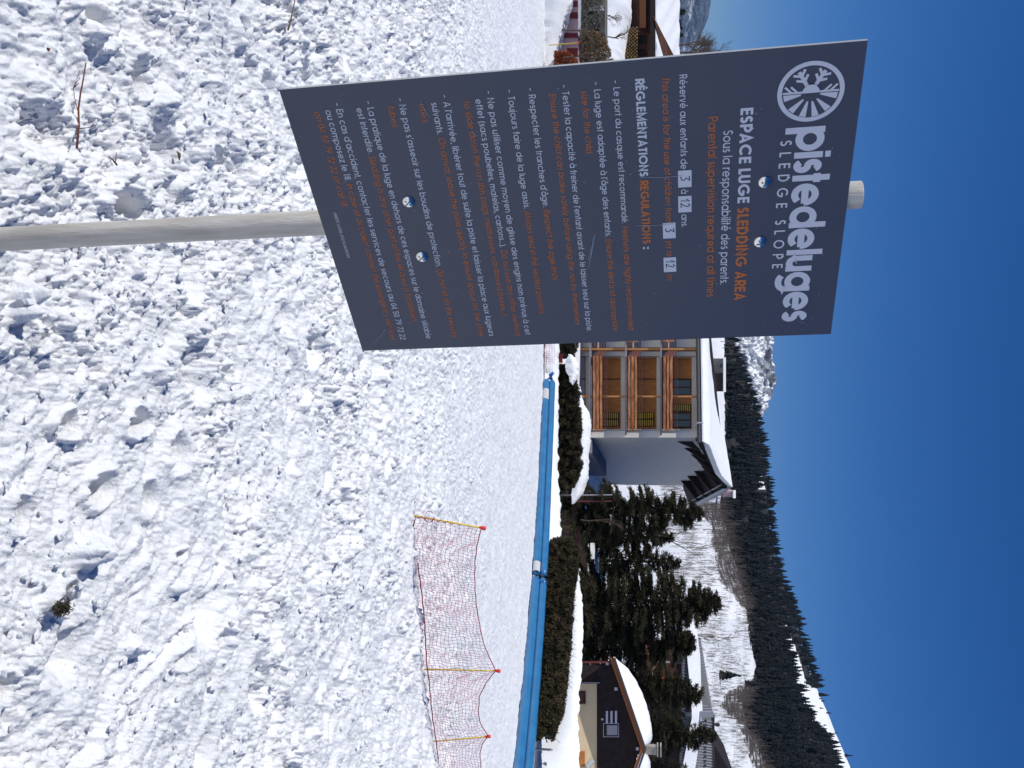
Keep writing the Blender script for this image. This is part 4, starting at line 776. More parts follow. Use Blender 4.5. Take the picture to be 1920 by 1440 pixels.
mb = MB(); q = np.array([0, 0, 0.42]); a = RP(tR - .3, zR - 0.22, 2.0); b = RP(depth + 0.95, zB - 0.42, 1.8); mb.hexa([a, a + gn * .06, b + gn * .06, b, a + q, a + gn * .06 + q, b + gn * .06 + q, b + q]); mb.build('bargeboard', MT['fascia'], apt)
a = RP(tR - .3, zR - 0.42, 1.7); b = RP(depth + 0.95, zB - 0.62, 1.5); q = np.array([0, 0, .12]); mb = MB(); mb.hexa([a, a + gn * .06, b + gn * .06, b, a + q, a + gn * .06 + q, b + gn * .06 + q, b + q]); mb.build('bargeboard', MT['fascia'], apt)
mb = MB(); mb.tube([e0 + [0, -0.1, 0.0], e1 + [0, -0.1, 0.0]], 0.13, 8); mb.build('gutter', MT['gutter'], apt)
mb = MB(); p = FW.pt(793, 1309, 0.9); mb.tube([p, FW.pt(800, 1300, 0.5), FW.pt(806, 1295, 0.1), FW.pt(806, 1110, 0.05)], 0.045, 6); mb.build('downpipe', MT['fascia'], apt)
mb = MB(); mb.tube([FW.pt(793, 1307, 0.95), FW.pt(793, 1318, 0.95)], 0.06, 6); mb.build('gutter_bracket', MT['fascia'], apt)
for i in range(8):       # brackets under the verge
    t_ = 1.2 + i * 2.35 ; z_ = (zE + (zR - zE) * t_ / tR if t_ < tR else zR + (zB - zR) * (t_ - tR) / (depth - tR)) - 0.3; ov = 0.5 + 1.4 * min(t_ / tR, 1); mb = MB(); a = G(t_, z_ - 1.55, 0.02); b = G(t_, z_ - 0.05, ov)
    mb.hexa([a, a + gd * 0.22, a + gd * 0.22 + [0, 0, 1.1], a + [0, 0, 1.1], b, b + gd * .22, b + gd * .22 + [0, 0, .2], b + [0, 0, .2]]); mb.build('verge_bracket', MT['dark'], apt)
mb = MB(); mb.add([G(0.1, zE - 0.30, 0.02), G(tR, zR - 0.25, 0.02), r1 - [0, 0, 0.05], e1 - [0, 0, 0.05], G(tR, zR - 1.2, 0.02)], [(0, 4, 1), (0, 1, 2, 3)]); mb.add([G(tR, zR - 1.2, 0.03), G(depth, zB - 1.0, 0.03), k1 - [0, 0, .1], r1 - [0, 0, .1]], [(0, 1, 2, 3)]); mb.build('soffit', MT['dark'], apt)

# ------------------------------------------------------------------ chalet on the right
HY = 47.0; HA = at(1282, 1100, HY); hd_ = np.array([0.94, -0.34, 0]); hn = np.array([-0.34, -0.94, 0]); HW = Wall(HA, hd_, hn)
hut = empty('dark_chalet', (HA[0], HA[1], -3.2), 'dark timber chalet with cream lower wall, snowy roof and stone chimney', 'chalet')
HW.part('cream_wall', 1282, 1570, 1070, 1119.3, -3, 0.0, MT['beige'], hut)
ov = [HW.pt(1246, 1119, .06), HW.pt(1570, 1119, .06), HW.pt(1570, 1140, .06), HW.pt(1404, 1199, .06), HW.pt(1246, 1150, .06)]; bk_ = [p - hn * 3 for p in ov]
mb = MB(); mb.add(ov + bk_, [(0, 1, 2, 3, 4), (9, 8, 7, 6, 5)] + [(i, (i + 1) % 5, 5 + (i + 1) % 5, 5 + i) for i in range(5)]); mb.build('dark_upper_wall', MT['dark'], hut)
HW.part('back_wall', 1246, 1282, 1068, 1119, -3, -2.6, MT['dark'], hut)
HW.part('corner_post', 1239.5, 1243.5, 1070, 1146, 0.0, 0.15, MT['redpost'], hut)
HW.part('pale_block', 1242, 1247, 1136, 1141, .16, .22, MT['lilac'], hut)
for (u, X) in ((1289, 1152), (1401, 1192.5)): HW.part('pale_block', u, u + 6, X, X + 6, .07, .13, MT['lilac'], hut)
wn = HW.part('window', 1356, 1382, 1131, 1160.5, .07, .11, MT['lilac'], hut); HW.part('dark_surround', 1357, 1381, 1132, 1159.5, .10, .115, MT['dark'], wn); HW.part('pane', 1359.5, 1379, 1137, 1158, .112, .135, MT['glass'], wn); HW.part('curtain', 1360, 1378, 1138.5, 1157.5, .136, .14, MT['greyroof'], wn)  # dark plate shows as a border round the pane
for X in (1136, 1144.5, 1153): HW.part('shutter_slat', 1333, 1356, X, X + 4, .07, .12, MT['lilac'], hut)
HW.part('wall_lamp', 1347, 1350.5, 1127, 1131.5, .07, .15, MT['greypatch'], hut)
w2 = HW.part('lower_window', 1295.5, 1320, 1080, 1097.5, -.02, .04, MT['brown'], hut); HW.part('pane', 1298, 1317.5, 1080, 1095.5, .04, .06, MT['glass'], w2); HW.part('net_curtain', 1299, 1316.5, 1081, 1094.5, .061, .064, MT['chalet'], w2)
HW.part('orange_door', 1408, 1437, 1070, 1096.5, -.02, .04, MT['wood'], hut)
mb = MB(); mb.tube([HW.pt(1425, 1112, .3), HW.pt(1438, 1101, .35)], 0.14, 8); mb.build('rolled_awning', MT['greypatch'], hut)
mb = MB()
for i in range(14): HW.box(mb, 1279.3, 1281, 1083 + i * 3, 1084.8 + i * 3, .0, .2)
mb.build('lattice_edge', MT['lilac'], hut)
pl = [(1233, 1145), (1404, 1203), (1580, 1140)]
for (a, b) in ((pl[0], pl[1]), (pl[1], pl[2])):
    for nm_, off, dz, hh, mm in (('bargeboard', 1.05, -0.04, 0.19, 'stain'), ('verge_strip', 1.12, 0.15, 0.08, 'gutter')):
        mb = MB(); p, q = HW.pt(*a, off), HW.pt(*b, off); z0 = np.array([0, 0, dz]); z1 = np.array([0, 0, dz + hh]); t_ = hn * 0.06; mb.hexa([p + z0 - t_, q + z0 - t_, q + z0, p + z0, p + z1 - t_, q + z1 - t_, q + z1, p + z1]); mb.build(nm_, MT[mm], hut)
    mb = MB(); p, q = HW.pt(*a, 1.0), HW.pt(*b, 1.0); h_ = np.array([0, 0, .12]); bkk = -hn * 8; mb.hexa([p, q, q + bkk, p + bkk, p + h_, q + h_, q + bkk + h_, p + bkk + h_]); mb.build('roof_plate', MT['dark'], hut)
def roof_snow(W, a, b, th0, th1, off, back, parent, hole_end=None, n=26):
    P = []; p, q = W.pt(*a, off), W.pt(*b, off)
    for i in range(n + 1):
        f_ = i / n; c = p + (q - p) * f_; base_ = c + np.array([0, 0, .14]); e = min(f_, 1 - f_) * n
        th = (th0 + (th1 - th0) * f_ + 0.34 * math.sin(math.pi * f_)) * (1 - math.exp(-f_ * 14)) * (1 - math.exp(-(1 - f_) * 30)); row = [base_ + W.n * 0.02]
        for k in range(1, 8): t_ = k / 7; row.append(base_ - W.n * back * (t_ ** 2.2) + np.array([0, 0, th * math.sin(min(t_ * 2.2, 1) * math.pi / 2) + 0.02 * math.sin(i * 1.7 + k)]))
        row.append(base_ - W.n * back); P.append(row)
    mb = MB(); mb.grid(P); mb.build('roof_snow', SNOW, parent, smooth=True)
roof_snow(HW, (1231, 1145), (1399, 1203), 0.50, 0.40, 1.08, 7.8, hut); roof_snow(HW, (1411, 1199), (1582, 1140), 0.45, 0.55, 1.08, 7.8, hut)
ch = MB(); c0 = HW.pt(1404, 1204, -2.5); s_ = 0.2; ch.box((c0[0] - s_, c0[1] - s_, c0[2] - 1.5), (c0[0] + s_, c0[1] + s_, c0[2] + 0.72)); cho = ch.build('chimney', MT['stone'], hut)
for dz in (0.74, 0.9): mb = MB(); mb.box((c0[0] - .27, c0[1] - .27, c0[2] + dz), (c0[0] + .27, c0[1] + .27, c0[2] + dz + 0.07)); mb.build('chimney_cap', MT['stone'], cho)
mb = MB(); mb.box((c0[0] - .17, c0[1] - .17, c0[2] + .72), (c0[0] + .17, c0[1] + .17, c0[2] + .9)); mb.build('chimney_vent', MT['dark'], cho)

# ------------------------------------------------------------------ metal-roofed building behind the chalet
MY = 92.0; mh = empty('metal_roof_building', at(1440, 1270, MY), 'low building with ribbed grey metal roof and patches of snow', 'building')
MW = Wall(at(1340, 1300, MY), (1, -0.05, 0), (-0.05, -1, 0))
MW.part('wall', 1245, 1600, 1200, 1283, -6, 0, MT['dark'], mh)
mb = MB()          # left plane, seen receding, with ribs
def RQ(u, X, off): return MW.pt(u, X, off)
L = [RQ(1195, 1281, 1.0), RQ(1334, 1281, .6), RQ(1334, 1336, -3.0), RQ(1195, 1313, -3.4)]; mb.add([*L, *[p - np.array([0, 0, .15]) for p in L]], [(0, 1, 2, 3), (7, 6, 5, 4), (0, 4, 5, 1), (1, 5, 6, 2), (2, 6, 7, 3), (3, 7, 4, 0)]); mb.build('roof_plane', MT['metalroof'], mh)
for i in range(24):
    f_ = i / 23; a = L[0] * (1 - f_) + L[1] * f_; b = L[3] * (1 - f_) + L[2] * f_; g = np.array([0, -.03, .04]); e = np.array([.07, 0, 0]); m2 = MB(); m2.hexa([a, a + e, b + e, b, a + g * 2, a + e + g * 2, b + e + g * 2, b + g * 2]); m2.build('roof_rib', MT['greyroof'], mh)
Rr = [RQ(1345, 1281, .6), RQ(1600, 1268, .6), RQ(1600, 1338, -3.0), RQ(1345, 1336, -3.0)]; mb = MB(); mb.add([*Rr, *[p - np.array([0, 0, .15]) for p in Rr]], [(0, 1, 2, 3), (7, 6, 5, 4), (0, 4, 5, 1), (1, 5, 6, 2), (2, 6, 7, 3), (3, 7, 4, 0)]); mb.build('roof_plane', MT['metalroof'], mh)
for i in range(50):
    f_ = i / 49; f2 = min(f_ + 0.03, 1.0); a = Rr[0] * (1 - f_) + Rr[1] * f_; b = Rr[3] * (1 - f2) + Rr[2] * f2; g = np.array([0, -.03, .04]); e = np.array([.08, 0, 0]); m2 = MB(); m2.hexa([a, a + e, b + e, b, a + g * 2, a + e + g * 2, b + e + g * 2, b + g * 2]); m2.build('roof_rib', MT['greyroof'], mh)
sg = MB()
for row in (0.25, 0.72):
    for i in range(30):
        f_ = (i + 0.5 * (row > .5)) / 30; a = (Rr[0] * (1 - f_) + Rr[1] * f_) * (1 - row) + (Rr[3] * (1 - f_) + Rr[2] * f_) * row; sg.box(a + [-.09, -.25, .02], a + [.09, -.1, .2])
sg.build('snow_guards', MT['gutter'], mh, kind='stuff')
MW.part('ridge_cap', 1334, 1345, 1281, 1338, -.4, -.2, MT['greyroof'], mh); MW.part('top_flashing', 1341, 1600, 1336, 1340, -3.2, -2.8, MT['gutter'], mh)
mb = MB(); p = RQ(1357, 1342, -2.8); p = RQ(1358.5, 1342, -2.8); mb.tube([p + [0, 0, -.2], p + [0, 0, .1], p + [0, 0, .3], p + [0, 0, .42]], [.07, .2, .2, .05], 8); mb.build('roof_vent', MT['gutter'], mh)
SP = []
for i in range(30):
    f_ = i / 29; u_ = 1165 + (1600 - 1165) * f_; xa = np.interp(u_, [1165, 1230, 1300, 1333, 1345, 1440, 1600], [1288, 1285, 1292, 1294, 1294, 1276, 1270]); xb_ = np.interp(u_, [1165, 1180, 1230, 1300, 1330, 1335, 1360, 1440, 1600], [1292, 1303, 1310, 1312, 1314, 1312, 1310, 1304, 1300]); row = []
    for k in range(7): t_ = k / 6; row.append(MW.pt(u_, xa + (xb_ - xa) * t_, 0.75 - 2.6 * t_) + np.array([0, -.1, 0.16 + 0.35 * math.sin(math.pi * t_)]))
    SP.append(row)
mb = MB(); mb.grid(SP); mb.build('roof_snow', SNOW, mh, smooth=True)
# dark brown gable at the frame edge
o = empty('brown_roof_shed', at(1430, 1300, 88), 'dark brown sloping shed roof below the metal roof at the right edge', 'shed'); W2 = Wall(at(1430, 1300, 120), (1, 0, 0), (0, -1, 0))
mb = MB(); f = [W2.pt(1396, 1339, 0), W2.pt(1600, 1339, 0), W2.pt(1600, 1420, 0), W2.pt(1442, 1366, 0)]; mb.hexa(f + [q + np.array([0, 8, 0]) for q in f]); mb.build('shed_roof', MT['dark'], o)

# ------------------------------------------------------------------ low roofs, fence boards and poles between the trees
o = empty('grey_snowy_roof', at(1070, 1100, 68), 'low roof with shaded blue snow between the two big evergreens', 'roof'); W3 = Wall(at(1070, 1100, 68), (1, -0.1, 0), (-0.1, -1, 0))
W3.part('roof_slab', 1020, 1124, 1104, 1107, -4, 0, MT['gutter'], o); W3.part('shed_wall', 1020, 1122, 1070, 1103, -4, -.5, MT['fence'], o)
mb = MB(); f0 = [W3.pt(1018, 1107, 0), W3.pt(1125, 1107, 0), W3.pt(1125, 1119, -4), W3.pt(1018, 1121, -4)]; mb.grid([[f0[0], f0[1]], [f0[0] + [0, .1, .25], f0[1] + [0, .1, .25]], [f0[3] + [0, 0, .1], f0[2] + [0, 0, .1]]]); mb.build('roof_snow', SNOW, o)
W3.part('roof_beam', 1122, 1126, 1086, 1128, -.4, .1, MT['fence'], o); W3.part('snow_edge', 1020, 1078, 1102, 1104, -.1, .25, SNOW, o)
o = empty('board_fence', at(960, 1060, 62), 'grey-brown board fence and shed wall between the hedges', 'fence'); W4 = Wall(at(960, 1060, 62), (1, 0.03, 0), (0.03, -1, 0))
for i in range(15): u = 921 + i * 7.2; W4.part('board', u, u + 6.7, 1046, 1090 + (i * 37 % 5) - 2, -.05, pr.uniform(0, .05), MT['fence'], o)
W4.part('fence_rail', 921, 1030, 1080, 1083, .055, .1, MT['redpost'], o); W4.part('pale_panel', 919, 950, 1052, 1066, .06, .12, MT['stone'], o); W4.part('light_strip', 984, 991, 1050, 1086, .06, .12, MT['tan'], o)
for (u, Xa, Xb, r_, lb, mm) in ((929, 1046, 1148, .045, 'thin pale metal pole standing right of the left hedge', 'alu'), (941, 1050, 1146, .05, 'thin rusty pole just right of the pale metal pole', 'redpost')):
    p = at(u, Xa, 61); q = at(u - 1, Xb, 61); o = empty('thin_pole', p, lb, 'pole', 'thin poles in front of the big evergreen'); MB().tube([p - [0, 0, .8], (p + q) / 2, q], r_, 6).build('shaft', MT[mm], o)
p = at(1404, 1000, 36); q = at(1406, 1035, 34.6); o = empty('leaning_rod', p, 'grey rod sticking up against the shaded snow bank at the right', 'pole'); MB().tube([p, (p + q) / 2, q], .045, 6).build('shaft', MT['alu'], o)

# ------------------------------------------------------------------ big evergreens
def z_at(u, X, y): return at(u, X, y)
def conif(u, Xb, Xt, y, rpx, seed, lab, n, **kw):
    b = at(u, Xb, y); t_ = at(u, Xt, y); return conifer(b, t_[2] - b[2], rpx / F * y, seed, lab, n=n, **kw)
conif(958, 1052, 1318, 63, 76, 21, 'tall dark evergreen just right of the apartment block', 52000, shape=0.6, size=.2)
conif(1003, 1085, 1262, 70, 46, 22, 'narrower evergreen in the gap behind the tall dark one', 18000, shape=0.6, size=.2)
conif(1122, 1060, 1350, 64, 92, 23, 'biggest dark evergreen, in the middle of the group behind the long hedge', 72000, shape=0.55, size=.2)
conif(1200, 1060, 1302, 66, 82, 24, 'dark evergreen left of the chalet roof', 52000, shape=0.5, size=.2)
conif(1290, 1080, 1316, 68, 66, 25, 'evergreen behind the chalet roof, with thin drooping tips', 30000, shape=0.5, size=.2)
conif(1368, 1080, 1342, 70, 66, 26, 'evergreen behind the chalet chimney, its tip over the metal roof', 30000, shape=0.55, size=.2)
conif(1446, 1080, 1312, 71, 58, 27, 'evergreen cut by the right edge of the picture', 18000, shape=0.55, size=.2)
conif(1050, 1082, 1275, 74, 50, 29, 'low dark evergreen filling the gap between the two tallest ones', 18000, shape=0.6, size=.2)
for i, (u, Xb, Xt, y) in enumerate([(935, 1060, 1140, 61.5), (975, 1095, 1180, 60), (1000, 1180, 1330, 110), (1180, 1200, 1370, 118)]):
    b = at(u, Xb, y); t_ = at(u, Xt, y); bare_tree(b, t_[2] - b[2], 60 + i, ['leafless reddish shrub beside the thin poles', 'leafless shrub in front of the tall evergreen', 'bare brown tree above the first evergreen, on the slope', 'bare tree behind the biggest evergreen'][i], group='leafless trees round the evergreens', m='twig', spread=.38, depth=4)
# cross-shaped lamp mast with a red light, seen between branches
o = empty('balcony_rail_house', at(1230, 1230, 84), 'wooden house front with a rail glimpsed between the evergreens', 'house'); W5 = Wall(at(1230, 1230, 84), (1, 0, 0), (0, -1, 0))
W5.part('house_wall', 1228, 1296, 1190, 1268, -5, 0, MT['chalet'], o); W5.part('pale_rail', 1215, 1288, 1249.5, 1252, .1, .2, MT['tan'], o); W5.part('pale_post', 1240, 1243, 1232, 1256, .2, .25, MT['greypatch'], o); W5.part('beige_panel', 1245, 1272, 1223, 1228, .05, .1, MT['beige'], o)  # thin beige panel on the timber front
for u in (1216, 1270): W5.part('red_lamp', u, u + 4, 1241, 1245, .2, .3, MT['redcap'], o)

# ------------------------------------------------------------------ wooded slope
rt = np.random.default_rng(5)
def hill_y(u, X):
    lo, hi = np.full(u.shape, 120.0), np.full(u.shape, 900.0)
    for _ in range(30):
        m_ = (lo + hi) / 2; x_ = (u - 720) / F / 0.99 * m_; big = XofZ(H(x_, m_), m_) > X; hi = np.where(big, m_, hi); lo = np.where(big, lo, m_)
    return (lo + hi) / 2
def tree_proto(seed, layers=6, sides=7):
    r = random.Random(seed); V = []; Fc = []; n = 0
    for L_ in range(layers):
        f_ = L_ / layers; z0 = 0.06 + 0.94 * f_; z1 = min(1.0, z0 + 0.34 * (1 - f_ * 0.55)); rad_ = (1 - f_) ** 0.85 * 0.17 * r.uniform(.85, 1.15) + 0.012
        for k in range(sides): a = 2 * math.pi * (k + r.uniform(-.3, .3)) / sides; q = rad_ * r.uniform(.55, 1.3); V.append((q * math.cos(a), q * math.sin(a), z0 - r.uniform(0, .07)))
        V.append((r.uniform(-.01, .01), r.uniform(-.01, .01), z1)); Fc += [(n + k, n + (k + 1) % sides, n + sides) for k in range(sides)]; n += sides + 1
    return np.array(V), np.array(Fc)
protos = [tree_proto(s) for s in range(5)]; pm = []
trunkm = MB().tube([(0, 0, -.05), (0, 0, .25)], [.014, .01], 4)
for i, (V, Fc) in enumerate(protos):
    o = mesh_np('proto', V, Fc, MT['needle2'], smooth=False); pm.append(o.data); bpy.data.objects.remove(o)
o = trunkm.build('proto', MT['bark']); tmesh = o.data; bpy.data.objects.remove(o)
N = 9000; u = rt.uniform(560, 1500, N); X = rt.uniform(1340, 1610, N); q = in_forest(u, X); u, X = u[q], X[q]
uu = np.concatenate([u, np.arange(600, 1264, 5.2) + rt.uniform(-2, 2, len(np.arange(600, 1264, 5.2))), np.arange(1262, 1442, 7.0)])
XX = np.concatenate([X, np.interp(np.arange(600, 1264, 5.2), *FUP) - 1.5, np.interp(np.arange(1262, 1442, 7.0), *FUP) - 1.0])
yy = hill_y(uu, XX); xx = (uu - 720) / F / 0.99 * yy; zz = H(xx, yy); hh_ = rt.uniform(6.5, 11.0, len(uu)) * np.where(yy < 480, .8, 1) * (0.85 + 0.35 * fbm(uu / 18, XX / 18, 3))
singles = [(1276, 1549, 10), (1287, 1548, 4), (1308, 1557, 5), (1343, 1570, 3), (1382, 1584, 8), (1405, 1594, 4), (1283, 1535, 4), (1300, 1538, 3.5), (1330, 1545, 3), (1240, 1420, 0), (1248, 1347, 9), (1262, 1396, 9), (1212, 1480, 5), (1230, 1486, 5), (1255, 1508, 4), (1428, 1598, 4)]
seen = np.argsort(-hh_ / yy); first = set(seen[:284].tolist()); PLs = []
flab = 'dark spruce in the wood covering the shaded mountainside'
def put_tree(i, p, h, lab, grp):
    o = empty('spruce', p, lab, 'tree', grp); o.rotation_euler.z = rt.uniform(0, 6.28); o.scale = (h * 1.35, h * 1.35, h)
    for nm_, me in (('crown', pm[i % 5]), ('trunk', tmesh)): c = bpy.data.objects.new(nm_, me); COL.objects.link(c); c.parent = o
for i in first: put_tree(i, (xx[i], yy[i], zz[i] - .3), hh_[i], flab, 'spruces of the mountainside wood')
ORD = ['leftmost', 'second', 'third', 'fourth', 'fifth', 'sixth', 'seventh', 'eighth', 'ninth', 'tenth', 'eleventh', 'twelfth', 'thirteenth', 'fourteenth']
hi_ = sorted([i for i, q in enumerate(singles) if q[1] > 1450 and q[2]], key=lambda i: singles[i][0]); ONES = {i: ORD[k] + (' from the left of the lone spruces' if k else ' of the lone spruces') + ' on the open snow near the ridge' for k, i in enumerate(hi_)}
ONES.update({10: 'lone dark spruce on the snowy slope, lower of the two above the metal roof', 11: 'lone dark spruce on the snowy slope, upper of the two, close to the wood'})
for i, (su, sX, sh) in enumerate(singles):
    if not sh: continue
    sy = float(hill_y(np.array([float(su)]), np.array([min(float(sX), float(np.interp(su, UK, KX[900])) - .5)]))[0]); sx = (su - 720) / F / .99 * sy; put_tree(i, (sx, sy, float(H(sx, sy)) - .3), sh, ONES[i], 'lone spruces on open snow')
VV = []; FF = []; n0 = 0
for i in range(len(uu)):
    if i in first: continue
    V, Fc = protos[i % 5]; a = rt.uniform(0, 6.28); c, s = math.cos(a), math.sin(a); h = hh_[i]; wv = h * rt.uniform(1.1, 1.7)
    VV.append(np.stack([(V[:, 0] * c - V[:, 1] * s) * wv + xx[i], (V[:, 0] * s + V[:, 1] * c) * wv + yy[i], V[:, 2] * h + zz[i] - .3], 1)); FF.append(Fc + n0); n0 += len(V)
tag(mesh_np('spruce_wood', np.concatenate(VV), np.concatenate(FF), MT['needle2'], smooth=False), 'dense dark spruce wood covering the shaded mountainside', 'wood', kind='stuff')
# leafless saplings on the open slope
def sap_proto(seed):
    r = random.Random(seed); m = MB(); m.tube([(0, 0, -.05), (r.uniform(-.03, .03), 0, .5), (r.uniform(-.06, .06), 0, 1)], [.022, .016, .006], 3, cap=False)
    for k in range(5): z = r.uniform(.2, .9); a = r.uniform(0, 6.28); l = r.uniform(.15, .34) * (1.15 - z); m.tube([(0, 0, z), (l * math.cos(a), l * math.sin(a), z + l * 1.4)], [.010, .005], 3, cap=False)
    return m
sp_ = [sap_proto(s) for s in range(4)]; sme = []
for m in sp_: o = m.build('proto', MT['fartwig']); sme.append(o.data); bpy.data.objects.remove(o)
N = 11000; u = rt.uniform(890, 1460, N); X = rt.uniform(1225, 1400, N); low = np.interp(u, [890, 1100, 1200, 1440], [1262, 1262, 1300, 1338]); upp = np.interp(u, *FLO) + 8
dens = 0.62 + 1.0 * fbm(u / 55, X / 25, 3); q = (X > low - 30) & (X < upp) & (rt.random(N) < dens); u, X = u[q], X[q]; y = hill_y(u, X); x = (u - 720) / F / .99 * y; z = H(x, y)
hs_ = rt.uniform(0.9, 3.2, len(u)) * (1 + 0.8 * (X > upp[q] - 22)); k300 = set(np.argsort(-hs_ / y)[:300].tolist())
for i in k300:
    o = bpy.data.objects.new('sapling', sme[i % 4]); COL.objects.link(o); o.location = (x[i], y[i], z[i] - .1); o.rotation_euler.z = rt.uniform(0, 6.28); o.scale = (hs_[i],) * 3; tag(o, 'thin leafless sapling on the snowy slope below the wood', 'sapling', 'leafless saplings on the snowy slope')
VV = []; FF = []; n0 = 0; SV = [(np.array(m.v), np.array(m.f)) for m in sp_]
for i in range(len(u)):
    if i in k300: continue
    V, Fc = SV[i % 4]; VV.append(V * hs_[i] + np.array([x[i], y[i], z[i] - .1])); FF.append(Fc + n0); n0 += len(V)
Nb = 5200; ub_ = rt.uniform(936, 1460, Nb); Xb_ = rt.uniform(1298, 1450, Nb); qb = in_bare(ub_, Xb_) & (Xb_ < np.interp(ub_, *FLO) + 3); ub_, Xb_ = ub_[qb], Xb_[qb]; yb_ = hill_y(ub_, Xb_); xb2 = (ub_ - 720) / F / .99 * yb_; zb2 = H(xb2, yb_)
BV = []; BF = []; bn = 0
for i in range(len(ub_)):
    V, Fc = SV[i % 4]; h_ = rt.uniform(3.5, 7); BV.append(V * np.array([h_ * .8, h_ * .8, h_]) + np.array([xb2[i], yb_[i], zb2[i] - .1])); BF.append(Fc + bn); bn += len(V)
tag(mesh_np('leafless_wood', np.concatenate(BV), np.concatenate(BF), MT['fartwig'], smooth=False), 'grey-brown leafless wood fringing the lower edge of the spruces', 'wood', kind='stuff')
tag(mesh_np('sapling_scrub', np.concatenate(VV), np.concatenate(FF), MT['fartwig'], smooth=False), 'sparse leafless scrub dotted over the snowy slope', 'scrub', kind='stuff')
for i, (bu, bX, bh, lb) in enumerate([(960, 1335, 13, 'leafless brown tree at the lower edge of the wood, above the apartment gable'), (1000, 1352, 14, 'leafless brown tree right of the one above the gable'), (985, 1318, 11, 'low leafless brown tree on the slope behind the tall evergreen'), (1290, 1362, 9, 'tan bare tree left of the dark wood at the right'), (1226, 1370, 8, 'small tan bare tree halfway up the snowy slope'), (1180, 1345, 9, 'bare tree with a tan crown behind the biggest evergreen')]):
    y_ = float(hill_y(np.array([float(bu)]), np.array([float(bX)]))[0]); x_ = (bu - 720) / F / .99 * y_; bare_tree((x_, y_, float(H(x_, y_))), bh, 90 + i, lb, group='bare trees at the edge of the wood', m='fartwig', spread=.6, depth=4, r0=.16)
# two far little houses against the wood
def little_house(u0, u1, X0, Xe, Xr, y, mwall, lab, msn=True):
    W = Wall(at((u0 + u1) / 2, X0, y), (1, 0, 0), (0, -1, 0)); o = empty('far_house', at((u0 + u1) / 2, X0, y), lab, 'house', 'far houses below the wood'); W.part('wall', u0, u1, X0 - 12, Xe, -7, 0, mwall, o)
    mb = MB(); a, b = W.pt(u0 - 2, Xe, 1), W.pt(u1 + 2, Xe, 1); c, d = W.pt(u1 + 2, Xr, -4), W.pt(u0 - 2, Xr, -4); g = np.array([0, 0, .35]); mb.hexa([a, b, c, d, a + g, b + g, c + g, d + g]); mb.build('roof', SNOWFAR, o)
    for k in range(3): uu_ = u0 + (u1 - u0) * (k + .6) / 3.6; W.part('window', uu_, uu_ + (u1 - u0) * .12, (X0 + Xe) / 2, (X0 + Xe) / 2 + (Xe - X0) * .4, .0, .1, MT['glass'], o)
    return o, W
o, W = little_house(672, 733, 1343, 1356, 1359, 330, MT['rock'], 'grey-walled house with snowy roof peeping over the apartment roof', True)
W.part('barn_end', 700, 734, 1338, 1357, .2, .6, MT['dark'], o)
little_house(921, 932, 1368, 1374, 1378, 430, MT['pink'], 'tiny reddish house with a snowy roof beside the apartment gable')
for i, (bu, bX) in enumerate([(640, 1352), (652, 1356), (664, 1360), (716, 1380), (740, 1384)]):
    b = at(bu, bX, 325); lab = ['leftmost leafless tree beside the grey-walled house, at the sign edge', 'second leafless tree from the sign edge by the grey-walled house', 'leafless tree touching the left end of the grey-walled house', 'leafless tree behind the right end of the grey-walled house', 'leafless tree just right of the grey-walled house'][i]; bare_tree(b, 6, 120 + i, lab, group='trees by the grey-walled house', m='fartwig', spread=.6, depth=3, r0=.12)
# ------------------------------------------------------------------ village at the left edge
VY = 60.0; W6 = Wall(at(60, 1060, VY), (1, 0.05, 0), (.05, -1, 0))
v = empty('pink_house_base', at(60, 1060, VY), 'pink lower wall with crimson shutters behind the snow at the left', 'house')
W6.part('pink_wall', -60, 160, 1030, 1084, -4, 0, MT['pink'], v); W6.part('snow_ledge', -60, 66, 1084, 1089, -.5, .2, SNOW, v)
for (u0, u1, X0, X1) in ((2, 12, 1072, 1083), (23, 34, 1066, 1083), (62, 70, 1056, 1083), (90, 104, 1063, 1083), (-30, -18, 1068, 1083)): W6.part('crimson_shutter', u0, u1, X0, X1, 0, .08, MT['crimson'], v)
W6.part('upper_wall', -60, 62, 1089, 1134, -4, -.4, MT['rock'], v)
for (u0, u1) in ((-10, 6), (14, 30), (40, 56)): W6.part('dark_opening', u0, u1, 1098, 1124, -.4, -.3, MT['dark'], v)
W6.part('snow_on_ledge', 10, 20, 1104, 1132, -.3, -.1, SNOW, v)
p = at(84, 1044, 57); q = at(80, 1083, 57); o = empty('net_pole', p, 'yellow pole with a red cap against the pink wall at the left', 'net pole'); MB().tube([p - [0, 0, .5], (p + q) / 2, q], .03, 6).build('shaft', MT['yellow'], o); MB().tube([q, q + [0, 0, .12]], .06, 8).build('cap', MT['redcap'], o)
snow_body('snow_bank', (-120, 150), ([-120, 150], [1012, 1012]), ([-120, 0, 20, 40, 70, 100, 125, 150], [1088, 1078, 1072, 1066, 1056, 1049, 1043, 1038]), ([-120, 150], [58, 59]), 7, 'bank of old snow sloping down towards the sign at the far left', seed=9)
